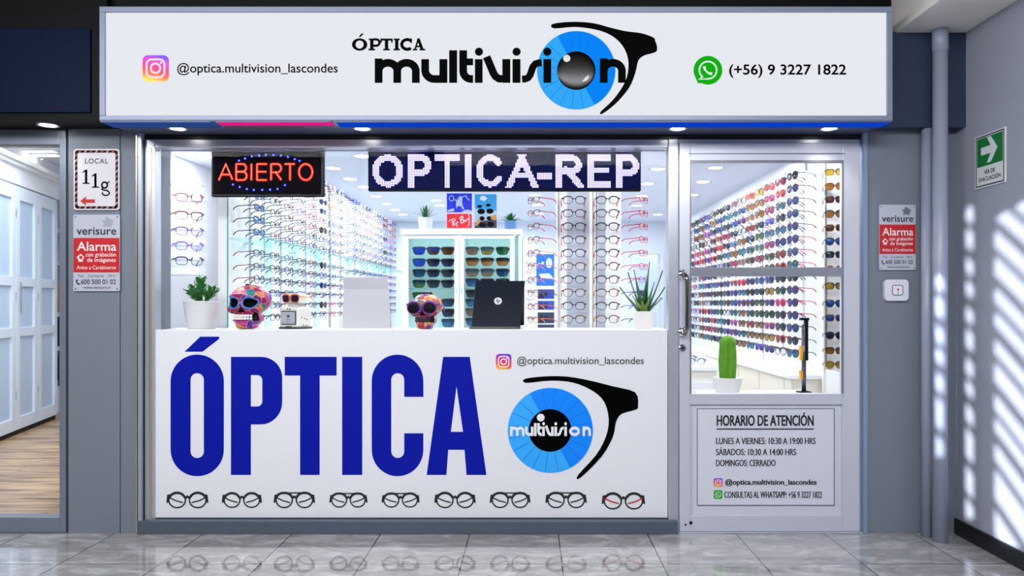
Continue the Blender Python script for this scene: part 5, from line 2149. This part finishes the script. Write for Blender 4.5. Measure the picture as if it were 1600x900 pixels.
for i in range(10):
    x, y = 1.30 - 0.17 * (i % 2) - 0.02, 1.34 + 0.28 * (i // 2)
    eyewear('optical', 'oval', (x - 0.06, y, 0.82 + 0.024), rt.uniform(-0.3, 0.3), FR[('navy', 'blue', 'black')[i % 3]], LN['pale blue'], FR['navy'],
            '%s eyeglasses lying on the low display table, %s row, %s of the pair' % (('navy', 'blue', 'black')[i % 3], row_word(i // 2), ('outer', 'inner')[i % 2]), 'eyeglasses on the low table', False)

# -------- plinth, cactus and post inside the door
PZ = at(0, 613.5, 0.22).z
t = thing('door_plinth', 'white plinth just inside the door under the cactus pot', 'plinth', (1.32, 0.22, 0))
MB().box(0.98, 1.66, 0.09, 0.36, PZ - 0.03, PZ).build('top_board', M_lam, t, bevel=0.002)
MB().box(1.0, 1.64, 0.11, 0.34, 0, PZ - 0.03).build('body', M_lam, t)
kc = kpx(0.22)
t = thing('potted_cactus', 'tall ribbed green cactus in a white bowl just inside the door glass', 'plant', (at(1137, 0, 0.22).x, 0.22, PZ))
pot(t, 22.5 / kc, 17 / kc, 24 / kc, mat('pot_bowl', '#ebeae8', 0.4))
ca = MB()
n = 60
vs, fs = [], []
H = 70 / kc
R0 = 11.8 / kc
zb_ = 20 / kc
NR = 22
for i in range(NR + 1):
    q = i / NR
    rad = R0 * (0.86 + 0.14 * math.sin(PI * min(1, q * 1.2))) if q < 0.80 else R0 * math.sqrt(max(0.0, 1 - ((q - 0.80) / 0.2001) ** 2)) * 0.96
    for j in range(n):
        a = 2 * PI * j / n
        rr_ = rad * (1 + 0.20 * math.cos(a * 9))
        vs.append((rr_ * math.cos(a), rr_ * math.sin(a), zb_ + H * q))
for i in range(NR):
    for j in range(n):
        fs.append((i * n + j, i * n + (j + 1) % n, (i + 1) * n + (j + 1) % n, (i + 1) * n + j))
ca.add(vs, fs)
cb_ = ca.build('stem', mat('cactus_green', '#5f9e1a', 0.5, vary=0.25, bscale=30), t, smooth=True, local=True)
sp_ = MB()
for j in range(9):
    a = 2 * PI * j / 9
    for i in range(1, 18):
        q = i / NR
        rad = R0 * (0.86 + 0.14 * math.sin(PI * min(1, q * 1.2))) * 1.20
        p = Vector((rad * math.cos(a), rad * math.sin(a), zb_ + H * q))
        for da in (-0.35, 0.0, 0.35):
            d = Vector((math.cos(a + da), math.sin(a + da), 0.3)) * 0.008
            s_ = Vector((-math.sin(a), math.cos(a), 0)) * 0.0008
            sp_.add([p - s_, p + s_, p + d], [(0, 1, 2)])
sp_.build('spines', mat('spine_yellow', '#dfe08a', 0.6), t, local=True)

t = thing('door_post', 'slim black and silver post with an orange band on the plinth inside the door', 'post', (at(1256, 0, 0.22).x, 0.22, PZ))
MB().box(-0.036, 0.036, -0.03, 0.03, 0, 0.008).build('base_plate', M_black, t, local=True)
MB().tube([(0, 0, 0.008), (0, 0, 0.40)], 0.013, 14).build('pole', mat('post_steel', '#62666e', 0.25, 0.8), t, smooth=True, local=True)
MB().box(0.004, 0.022, -0.012, 0.012, 0.19, 0.43).build('grip', M_black, t, local=True)
MB().box(-0.024, -0.011, -0.014, 0.014, 0.19, 0.275).build('orange_band', mat('band_orange', '#e8a020', 0.4), t, local=True)
MB().box(-0.024, -0.011, -0.014, 0.014, 0.08, 0.13).build('orange_band', mat('band_orange', '#e8a020', 0.4), t, local=True)
MB().box(-0.022, 0.026, -0.016, 0.016, 0.425, 0.44).build('top_cap', M_black, t, local=True)

# ================================================================== sunglasses cabinet with things on top
YC = 2.70
kC = kpx(YC)
cab = thing('display_cabinet', 'white glass-fronted cabinet full of sunglasses in the middle of the shop', 'cabinet', (at(721, 0, YC).x, YC + 0.2, 0))
X = lambda px: at(px, 0, YC).x
CZ = at(0, 358, YC).z
x0, x1 = X(628), X(815)
m = MB()
m.box(x0, x0 + 0.03, YC + 0.022, YC + 0.42, 0, CZ - 0.05)
m.box(x1 - 0.03, x1, YC + 0.022, YC + 0.42, 0, CZ - 0.05)
m.box(x0 - 0.01, x1 + 0.01, YC - 0.01, YC + 0.43, CZ - 0.05, CZ)
m.box((x0 + x1) / 2 - 0.015, (x0 + x1) / 2 + 0.015, YC + 0.022, YC + 0.42, 0, CZ - 0.05)
m.box(x0 + 0.03, x1 - 0.03, YC + 0.022, YC + 0.42, 0, 0.1)
m.build('carcass', M_lam, cab)
MB().box(x0 + 0.03, x1 - 0.03, YC + 0.26, YC + 0.28, 0.1, CZ - 0.05).build('back_board', mat('cabinet_teal', '#b9e6e2', 0.4), cab)
SH_Z = at(0, 451.5, YC).z
for a, b in ((638, 710), (725, 797)):
    MB().box(X(a) - 0.02, X(b) + 0.02, YC + 0.03, YC + 0.2, SH_Z, SH_Z + 0.008).build('glass_shelf', M_glassg, cab)
    d = MB()
    dx0, dx1 = X(a - 7), X(b + 7)
    zt_, zb_ = CZ - 0.055, 0.1
    d.box(dx0, X(a), YC, YC + 0.02, zb_, zt_)
    d.box(X(b), dx1, YC, YC + 0.02, zb_, zt_)
    d.box(X(a), X(b), YC, YC + 0.02, at(0, 373, YC).z, zt_)
    d.box(X(a), X(b), YC, YC + 0.02, zb_, zb_ + 0.1)
    do = d.build('door', M_lam, cab, bevel=0.003)
    MB().box(X(a), X(b), YC + 0.008, YC + 0.011, zb_ + 0.1, at(0, 373, YC).z).build('pane', M_glass, do)
    hx = X(b + 3.5) if a < 700 else X(a - 3.5)
    MB().box(hx - 0.006, hx + 0.006, YC - 0.014, YC, at(0, 460, YC).z, at(0, 449, YC).z).build('handle', M_alu, do)
MB().box(x0 + 0.01, x1 - 0.01, YC - 0.012, YC, CZ - 0.058, CZ - 0.05).build('top_shadow_gap', mat('gap_grey', '#8f9aa8', 0.5), cab)  # grey strip coloured as the shadow under the cabinet's top
# inside light of the cabinet
MB().box(x0 + 0.06, x1 - 0.06, YC + 0.06, YC + 0.08, CZ - 0.056, CZ - 0.0505).build('inner_lamp', emit_mat('cabinet_lamp', '#e8fbff', 16), cab)

_sh = None


def shield_meshes():
    global _sh
    if _sh:
        return _sh
    w, h = 0.112, 0.070
    pts = [(-0.5, 0.42), (-0.3, 0.5), (0, 0.5), (0.3, 0.5), (0.5, 0.42), (0.49, 0.1), (0.40, -0.32), (0.22, -0.5), (0, -0.5), (-0.22, -0.5), (-0.40, -0.32), (-0.49, 0.1)]
    pts = smooth_loop(pts, 3)
    n = len(pts)
    P3 = [(x * w, (x * w) ** 2 * 5, z * h) for x, z in pts]
    fr_ = MB()
    fr_.tube(P3, [0.0055 if p[2] > 0.1 * h else 0.0032 for p in P3], 6, closed=True)
    fr_.tube([(-w * .5, .015, h * .38), (-w * .56, .02, h * .36)], 0.005, 6)
    fr_.tube([(w * .5, .015, h * .38), (w * .56, .02, h * .36)], 0.005, 6)
    ln = MB()
    ln.add(P3 + [(0, -0.004, 0)], [(i, (i + 1) % n, n) for i in range(n)])
    tp = []
    for sg in (-1, 1):
        m = MB()
        m.tube([(sg * w * .56, .02, h * .36), (sg * w * .56, .09, h * .33), (sg * w * .54, .12, h * .1)], 0.0035, 6)
        tp.append(m.mesh('temple', M_white, True))
    _sh = (fr_.mesh('frame', M_white, True), ln.mesh('lens', M_white, True, False), tp)
    return _sh


def shield(px, py, lens, lens_name, where):
    Y = YC + 0.08
    k = kpx(Y)
    fm, lm, tp = shield_meshes()
    c = at(px, py, Y)
    t = thing('sunglasses', '%s shield sunglasses in the white cabinet, %s' % (lens_name, where), 'sunglasses', c, 0, 'shield sunglasses in the cabinet')
    s = 20.0 / k / 0.12
    t.scale = (s,) * 3
    setm(mobj('frame', fm, t), FR['black'])
    setm(mobj('lens', lm, t), lens)
    for q in tp:
        setm(mobj('temple', q, t), FR['black'])


SHL = {'bright blue': lens_mat('sh_blue', '#1f52ff', 0, '#2a6bff'), 'blue and brown': lens_mat('sh_bluebrown', '#6a4420', 0, '#2a49c8'), 'brown': lens_mat('sh_brown', '#7a4e1c', 0, '#4a3220'),
       'navy': lens_mat('sh_navy', '#26437a', 0, '#141d3a'), 'slate': lens_mat('sh_slate', '#3e536e', 0, '#1d2a40'), 'deep teal': lens_mat('sh_teal', '#1a6a96', 0, '#143a6a'),
       'green and blue': lens_mat('sh_greenblue', '#5a9a4a', 0, '#1b4c74'), 'tan': lens_mat('sh_tan', '#b58d6c', 0, '#6f7f86'), 'teal and yellow': lens_mat('sh_tealyel', '#bfae4a', 0, '#1c7f92'),
       'green': lens_mat('sh_green', '#25905a', 0, '#16604e'), 'orange': lens_mat('sh_orange', '#e8a24e', 0, '#2f3038'), 'teal and tan': lens_mat('sh_tealtan', '#b5a074', 0, '#2f6a86'),
       'sky blue': lens_mat('sh_sky', '#3a9ae0', 0, '#2c5a94'), 'leaf green': lens_mat('sh_leaf', '#2f9a4a', 0, '#28a04e')}
cl = [654.5, 677, 699.5]
crr = [737.6, 761, 785]
for r, (py, names) in enumerate(((392, ('bright blue', 'blue and brown', 'brown')), (410.4, ('bright blue', 'navy', 'navy')), (427, ('deep teal', 'navy', 'slate')), (443.5, ('green and blue', 'slate', 'slate')))):
    for q in range(3):
        shield(cl[q], py, SHL[names[q]], names[q], 'stand-side door, %s row, %s column' % (row_word(r), row_word(q)))
for r, (py, names) in enumerate(((392, ('tan', 'teal and yellow', 'green')), (409, ('orange', 'orange', 'orange')), (426, ('teal and tan', 'teal and tan', 'deep teal')), (441.5, ('sky blue', 'slate', 'slate')))):
    for q in range(3):
        shield(crr[q], py, SHL[names[q]], names[q], 'laptop-side door, %s row, %s column' % (row_word(r), row_word(q)))
shield(654.5, 463, SHL['leaf green'], 'leaf green', 'just below the glass shelf')
for i, py in enumerate((473, 489, 504.5)):
    shield(700, py, SHL[('deep teal', 'navy', 'sky blue')[i]], ('deep teal', 'navy', 'sky blue')[i], 'beside the skull, %s row below the shelf' % row_word(i))
for i, py in enumerate((459, 473, 488, 503)):
    shield(737.6, py, SHL[('slate', 'sky blue', 'tan', 'sky blue')[i]], ('slate', 'sky blue', 'tan', 'sky blue')[i], 'beside the laptop, %s row below the shelf' % row_word(i))
# clear pegs hold the pairs: two acrylic boards with nose rests (the glasses hang on them)
for a, b in ((640, 708), (727, 795)):
    pass

# on top of the cabinet
YK = YC + 0.15
kk = kpx(YK)
t = thing('potted_plant', 'grassy green plant in a white pot on top of the cabinet', 'plant', (at(665, 0, YK).x, YK, CZ))
pot(t, 11.5 / kk, 9 / kk, 20 / kk, mat('pot_pale', '#dde4ee', 0.4))
fol = MB()
rr = random.Random(9)
for i in range(46):
    a = rr.uniform(0, 2 * PI)
    tl = rr.uniform(0.05, 1.0)
    d = (math.sin(tl) * math.cos(a), math.sin(tl) * math.sin(a), math.cos(tl))
    blade(fol, (0, 0, 18 / kk), d, rr.uniform(0.12, 0.17), 0.009, 0.15, 0.001, 5)
fol.build('foliage', M_leafd, t, local=True)
t = thing('potted_plant', 'small green plant with red tips in a blue pot on top of the cabinet', 'plant', (at(797.5, 0, YK).x, YK, CZ))
pot(t, 10 / kk, 8 / kk, 15 / kk, mat('pot_blue', '#5f8fc4', 0.4))
mk = MB()
mk.ball((0, -8.4 / kk, 7 / kk), (2.4 / kk, 0.004, 1.8 / kk), 12, 8)
mk.build('emblem', M_white, t, local=True)
fol = MB()
for i in range(40):
    a = rr.uniform(0, 2 * PI)
    tl = rr.uniform(0.05, 1.15)
    d = (math.sin(tl) * math.cos(a), math.sin(tl) * math.sin(a), math.cos(tl))
    blade(fol, (0, 0, 13 / kk), d, rr.uniform(0.09, 0.14), 0.013, 0.25, 0.001, 5, mi=1 if i % 9 == 0 and d[0] > 0 else 0, prof=lambda u: math.sin(PI * min(1, 0.15 + u * 0.85)))
fol.build('foliage', [M_leaf, mat('leaf_red', '#9a2f2f', 0.5)], t, local=True)

YQ = YC + 0.12
kq = kpx(YQ)
t = thing('poster', 'blue and red advertising poster with white script on top of the cabinet', 'poster', (at(717.5, 0, YQ).x, YQ, CZ))
a, b = at(697.5, 301.5, YQ), at(738, 357.5, YQ)
MB().box(a.x, b.x, YQ, YQ + 0.012, CZ, a.z).build('backing', M_white, t)
W_ = Front(YQ)
MB().poly(W_, [(698.2, 302.2), (737.4, 302.2), (737.4, 332), (698.2, 332)], lift=0.001).build('blue_field', mat('poster_blue', '#1029d6', 0.4), t)
MB().poly(W_, [(698.2, 334)] + [(734, 334)] + arc(734.4, 337, 3, -90, 0, 4) + [(737.4, 356.5), (698.2, 356.5)], lift=0.001).build('red_field', mat('poster_red', '#ea0f26', 0.4), t)
m = MB()
# white script strokes on the red field
m.strip(W_, [(701, 346), (704, 343.5), (709, 342)], 1.2, 0.002)
m.strip(W_, [(706, 343), (707.5, 347), (708, 353)], 1.6, 0.002)
m.strip(W_, [(706, 343), (710.5, 341.8), (711, 345), (707.8, 347.5), (712, 352.5)], 1.3, 0.002)
m.strip(W_, [(711.5, 348.8), (716, 346.8)], 1.1, 0.002)
m.strip(W_, [(713.6, 348), (714.3, 354)], 1.1, 0.002)
m.strip(W_, [(719.5, 340), (720.5, 348.5)], 1.5, 0.002)
m.strip(W_, [(718.5, 340), (722.5, 337.5), (723.6, 340.5), (720.5, 343.5), (725, 344), (724.5, 347.5), (720.5, 348.8)], 1.3, 0.002)
m.strip(W_, [(725, 347), (727, 343.8), (728.5, 346), (730, 342.5), (733, 341.5)], 1.1, 0.002)
m.strip(W_, [(732, 334.5), (733.4, 340), (733, 350), (731, 354)], 1.0, 0.002)
m.build('script_lettering', M_white, t)
m = MB()
# pale figure with glasses on the blue field
m.ring(W_, 705.5, 310, 3.6, 1.1, 0.002, ry=4.2)
m.strip(W_, [(709, 312), (713, 313), (718, 307)], 1.4, 0.002)
m.poly(W_, [(714.5, 308.5), (719.5, 306), (722.5, 309), (722, 318), (724.5, 325), (726.5, 328), (722, 326), (721, 322.5), (715, 322), (713, 326), (712.5, 319), (713, 314)], lift=0.002)
m.strip(W_, [(722, 308), (728, 306), (731.5, 312), (734, 312.5)], 1.3, 0.002)
m.poly(W_, [(699, 328.5), (709, 325.5), (710, 330), (700, 331)], lift=0.002)
m.poly(W_, [(722, 330), (730, 327.5), (737, 329), (737, 331.8), (722, 331.8)], lift=0.002)
m.build('pale_figure', mat('poster_pale', '#c3d0fb', 0.5), t)
t = thing('poster', 'turquoise poster showing dark sunglasses beside the blue and red poster', 'poster', (at(759, 0, YQ).x, YQ, CZ))
a, b = at(741, 303, YQ), at(776, 357.5, YQ)
MB().box(a.x, b.x, YQ, YQ + 0.012, CZ, a.z).build('backing', M_white, t)
MB().poly(W_, [(741.6, 303.6), (776, 303.6), (776, 330), (741.6, 326)], lift=0.001).build('sky_field', mat('poster_cyan', '#1d9fe0', 0.4), t)
MB().poly(W_, [(741.6, 326), (776, 330), (776, 346), (741.6, 348)], lift=0.001).build('pale_field', mat('poster_sand', '#a8c4d6', 0.4), t)
MB().poly(W_, [(741.6, 348), (776, 341), (776, 356.5), (741.6, 356.5)], lift=0.0012).build('dark_field', mat('poster_dark', '#1c2440', 0.4), t)
m = MB()
for cx_, cy_, rx_, ry_ in ((752, 330.5, 6, 4.2), (765.5, 330, 5.8, 4), (749.5, 322.5, 4, 2.4), (763, 320.5, 4, 2.4), (753, 341.5, 4.4, 3.6), (765, 341, 5, 3.2), (754, 351.5, 5.6, 3.8), (766.5, 350.5, 5.6, 4.2)):
    m.disc(W_, cx_, cy_, rx_, 0.0024, ry=ry_, n=20)
m.build('printed_sunglasses', mat('poster_ink', '#07080d', 0.6, spec=0.1), t)
m = MB()
m.disc(W_, 755, 309.5, 5, 0.0022, ry=3.4, n=20)
m.strip(W_, [(750, 311), (756, 313.5), (761, 310)], 1.6, 0.0024)
m.build('white_blossom', M_white, t)
m = MB()
m.poly(W_, [(742, 352), (749, 339), (751, 346), (745, 353)], lift=0.0026)
m.poly(W_, [(766, 338), (775.5, 335), (775.5, 344), (768, 343)], lift=0.0026)
m.build('tan_shapes', mat('poster_tan', '#c98d46', 0.5), t)

# narrow rack beside the cabinet and the blue poster stand
YN = 2.62
t = thing('narrow_rack', 'narrow white rack with small coloured eyeglasses beside the cabinet', 'rack', (at(826, 0, YN).x, YN, 0))
MB().box(at(817, 0, YN).x, at(836, 0, YN).x, YN, YN + 0.03, 0, at(0, 372, YN).z).build('board', M_lam, t)
MB().box(at(816, 0, YN).x, at(817, 0, YN).x, YN - 0.02, YN + 0.03, 0, at(0, 372, YN).z).build('edge', M_glassedge, t)
MB().box(at(817, 0, YN).x, at(836, 0, YN).x, YN - 0.12, YN, 0, 0.06).build('base', M_lam, t)
for i in range(8):
    f = ('purple', 'navy', 'coral', 'blue', 'pink', 'violet', 'pink', 'pink')[i]
    c = at(828, 398 + 14.2 * i, YN - 0.100)
    eyewear('optical', 'oval', (c.x, YN - 0.100, c.z), math.radians(-25), FR[f], LN['clear'], FR['black'], '%s eyeglasses on the narrow rack beside the cabinet, %s row' % (f, row_word(i)), 'eyeglasses on the narrow rack', False, 0.6)

YO = 2.3
t = thing('poster_stand', 'tall white stand holding a blue poster and small dark pictures behind the towers', 'display stand', (at(857, 0, YO).x, YO, 0))
zt_ = at(0, 392, YO).z
MB().box(at(836.5, 0, YO).x, at(882, 0, YO).x, YO, YO + 0.03, 0.0, zt_).build('board', M_lam, t)
MB().box(at(836.5, 0, YO).x, at(882, 0, YO).x, YO - 0.1, YO + 0.1, 0.0, 0.05).build('base', M_lam, t)
O_ = Front(YO)
m = MB().poly(O_, [(838, 397), (866, 397), (866, 446.5), (838, 446.5)], lift=0.004)
pb = m.build('blue_poster', mat('poster_azure', '#1266d8', 0.4), t)
m = MB()
m.disc(O_, 842, 413, 3.2, 0.006, ry=2.2, n=14)
m.disc(O_, 848, 411, 2.2, 0.006, n=12)
m.poly(O_, [(842, 428), (858, 427), (866, 436), (856, 436), (845, 434)], lift=0.006)
m.disc(O_, 858, 411, 5, 0.006, ry=8, n=16)
m.build('pale_figure', mat('poster_pale', '#c3d0fb', 0.5), pb)
for y0, y1 in ((452, 467), (470, 484), (488, 505), (507, 520)):
    m = MB()
    m.poly(O_, [(840, y0), (866, y0), (866, y1), (840, y1)], lift=0.004)
    f = m.build('dark_picture', mat('picture_blue', '#1f3f9e', 0.4) if y0 in (452, 470) else mat('picture_navy', '#16314f', 0.4), t)
    m = MB()
    m.disc(O_, 853, (y0 + y1) / 2, 3.0, 0.006, ry=4, n=14)
    m.poly(O_, [(841, y1 - 1), (843, y0 + 6), (846, y0 + 2), (848, y0 + 7), (850, y1 - 1)], lift=0.006)
    m.build('picture_figure', mat('picture_dark', '#0c1a2c', 0.4), f)

# ================================================================== things on the ledge: robot, folded stand, laptop
t = thing('toy_robot', 'small white robot toy with a grey screen on the ledge between skull and folded stand', 'toy', on_ledge(462), math.radians(-24))
q = 1 / K2
bw, bh, bd_ = 35 * q, 33 * q, 30 * q
MB().box(-bw / 2, bw / 2, -bd_ / 2, bd_ / 2, 2.5 * q, bh + 1 * q).build('body', mat('robot_white', '#e3e2da', 0.4), t, bevel=0.008, local=True)
MB().box(-bw / 2 - 2 * q, bw / 2 + 2 * q, -bd_ / 2 - 1.5 * q, bd_ / 2 + 1.5 * q, 0, 3 * q).build('base', mat('robot_dark', '#33353a', 0.4), t, bevel=0.004, local=True)
fy = -bd_ / 2
s1 = MB().box(-bw / 2 + 3 * q, bw / 2 - 3 * q, fy - 0.004, fy + 0.001, 6.5 * q, 28 * q).build('screen_border', mat('robot_border', '#2f3844', 0.35), t, bevel=0.003, local=True)
MB().box(-bw / 2 + 4.6 * q, bw / 2 - 4.6 * q, fy - 0.006, fy - 0.003, 8.2 * q, 26.4 * q).build('screen', mat('robot_screen', '#a9afb8', 0.3), t, local=True)
m = MB()
for x in (-2.3, 2.3):
    m.ball((x * q, fy - 0.002, 30.8 * q), 1.3 * q, 10, 8)
m.box(-5.5 * q, 5.5 * q, fy - 0.004, fy, 3.2 * q, 4.6 * q)
m.box(-5 * q, 5 * q, fy - 0.0066, fy - 0.004, 14 * q, 14.8 * q)
m.box(-6 * q, 6 * q, fy - 0.0066, fy - 0.004, 11.5 * q, 12.1 * q)
m.ball((0, fy - 0.005, 19.5 * q), (4 * q, 0.002, 2.8 * q), 12, 8)
m.build('face_detail', mat('robot_detail', '#4c525c', 0.4), t, local=True)
m = MB()
for y, z in ((-6, 18), (0, 16), (5, 14.5), (-2, 6), (4, 5)):
    m.ball((bw / 2, y * q, z * q), (0.003, 1.2 * q, 1.2 * q), 8, 6)
m.build('side_button', mat('robot_detail', '#4c525c', 0.4), t, local=True)
MB().box(-9 * q, 9 * q, -8 * q, 8 * q, bh + 1 * q, bh + 6 * q).build('neck', mat('robot_neck', '#c9cacb', 0.35), t, bevel=0.004, local=True)
MB().box(-14 * q, 14 * q, -10 * q, 10 * q, bh + 6 * q, bh + 22 * q).build('head', mat('robot_white', '#e3e2da', 0.4), t, bevel=0.006, local=True)
wz = LZ + bh + 14.0 * q
c = on_ledge(465)
R24 = math.radians(-24)
fp = Matrix.Rotation(R24, 4, 'Z') @ Vector((0, -11.4 * q, 0))
eyewear('sun', 'square', (at(462, 0, 0.2).x + fp.x, 0.2 + fp.y - 0.008, wz), R24, mat('frame_orange', '#c9502a', 0.3), lens_mat('lens_robot', '#3c2a4a', 0, '#2c2f6a'), mat('temple_amber', '#e89a2a', 0.3),
        'orange-framed sunglasses with dark lenses worn by the white robot toy', None, True, 41 * q / 0.146 * 0.88)
# sunglasses on the smaller skull
R8 = math.radians(-8)
fp = Matrix.Rotation(R8, 4, 'Z') @ Vector((0, -.124 * sz2, 0))
eyewear('sun', 'round', (at(666, 0, 0.2).x + fp.x, 0.2 + fp.y - 0.004, LZ + .156 * sz2), R8, mat('frame_violet', '#6a2a90', 0.3), LN['black'], mat('frame_violet', '#6a2a90', 0.3),
        'violet-framed sunglasses with black lenses worn by the smaller painted skull', None, True, 51 * q / 0.146)

# folded white stand
t = thing('folded_stand', 'blank white folded card stand leaning like a tent on the ledge', 'display stand', on_ledge(575))
def PQ(px, py, Y):
    v = at(px, py, Y)
    return v
zz = LZ


def sheet(mb, q, th):
    """four world points -> a slab of thickness th backwards"""
    n_ = (q[1] - q[0]).cross(q[3] - q[0]).normalized()
    if n_.y < 0:
        n_ = -n_
    mb.hexa(q, [p + n_ * th for p in q])


b0, b1 = at(534, 515, 0.14), at(611, 515, 0.14)
b0.z = b1.z = LZ
u0, u1 = at(537.5, 451.5, 0.20), at(606.5, 451.5, 0.20)
v0, v1 = at(535.5, 433, 0.235), at(605, 433, 0.235)
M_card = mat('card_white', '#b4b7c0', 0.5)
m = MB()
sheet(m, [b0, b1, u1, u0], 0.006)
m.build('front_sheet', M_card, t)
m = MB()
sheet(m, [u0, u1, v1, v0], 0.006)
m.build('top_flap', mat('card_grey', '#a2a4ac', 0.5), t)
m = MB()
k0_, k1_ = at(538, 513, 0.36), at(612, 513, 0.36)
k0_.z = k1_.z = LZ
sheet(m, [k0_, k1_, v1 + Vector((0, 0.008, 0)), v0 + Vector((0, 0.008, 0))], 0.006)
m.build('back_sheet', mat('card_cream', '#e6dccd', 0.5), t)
m = MB()
m.box(b0.x - 0.002, b1.x + 0.01, 0.137, 0.37, LZ, LZ + 0.004)
m.build('base_sheet', mat('card_cream', '#e6dccd', 0.5), t)

# laptop
t = thing('laptop', 'dark navy laptop with a round white logo, its lid towards the window', 'laptop', on_ledge(777))
M_lap = mat('laptop_navy', '#141c2b', 0.28, 0.4)
lb0, lb1 = at(736.5, 511, 0.15), at(812, 511, 0.15)
lt0, lt1 = at(743, 438.5, 0.26), at(820.5, 438.5, 0.26)
lb0.z = lb1.z = LZ + 0.014
m = MB()
sheet(m, [lb0, lb1, lt1, lt0], 0.008)
lid = m.build('lid', M_lap, t, bevel=0.003)
m = MB()
m.hexa([Vector((at(732.5, 0, .14).x, 0.135, LZ)), Vector((at(812.5, 0, .14).x, 0.135, LZ)), Vector((at(818, 0, .36).x, 0.36, LZ)), Vector((at(738, 0, .36).x, 0.36, LZ))],
       [Vector((at(734, 0, .14).x, 0.14, LZ + 0.016)), Vector((at(812, 0, .14).x, 0.14, LZ + 0.016)), Vector((at(818, 0, .36).x, 0.36, LZ + 0.016)), Vector((at(738, 0, .36).x, 0.36, LZ + 0.016))])
m.build('keyboard_base', mat('laptop_black', '#0c0e14', 0.35), t, bevel=0.003)
m = MB()
kb0, kb1 = at(745, 510, 0.375), at(819, 510, 0.375)
kb0.z = kb1.z = LZ
m.hexa([lt0 + Vector((0.004, 0.008, -0.02)), lt1 + Vector((-0.004, 0.008, -0.02)), lt1 + Vector((-0.004, 0.014, -0.02)), lt0 + Vector((0.004, 0.014, -0.02))],
       [kb0 + Vector((0, -0.006, 0)), kb1 + Vector((0, -0.006, 0)), kb1, kb0])
m.build('rear_stand', mat('laptop_black', '#0c0e14', 0.35), t)
ctr = (lb0 + lb1 + lt0 + lt1) / 4
nL = (lb1 - lb0).cross(lt0 - lb0).normalized()
if nL.y > 0:
    nL = -nL
Ux = (lb1 - lb0).normalized()
Dn = -(Ux.cross(nL)).normalized()
if Dn.z > 0:
    Dn = -Dn
LP = Plate(ctr + Ux * 0.0 + Dn * (-0.014), Ux, Dn, nL, 1 / K2)
m = MB()
m.disc(LP, 0, 0, 6.0, 0.001, n=32)
lo = m.build('logo', mat('logo_white', '#dfe2ea', 0.35), lid)
m = MB()
m.strip(LP, [(-1.0, -5.2), (-2.9, 2.3)], 0.9, 0.0018)
m.strip(LP, [(-1.9, -1.6), (-0.3, -1.6), (-0.2, -0.8), (-1.0, 2.3)], 0.9, 0.0018)
m.strip(LP, [(1.4, -2.0), (-0.5, 5.3)], 0.9, 0.0018)
m.strip(LP, [(1.2, -1.6), (3.0, -1.6), (3.2, -0.8), (2.3, 1.9), (0.6, 1.9)], 0.9, 0.0018)
m.build('logo_letters', M_lap, lo)
tag(MB().box(at(813, 0, .15).x, at(820, 0, .15).x, 0.13, 0.19, LZ, LZ + 0.02).build('card_holder', mat('holder_white', '#d6d9dd', 0.3), bevel=0.004), 'small pale card holder at the corner of the navy laptop', 'card holder')
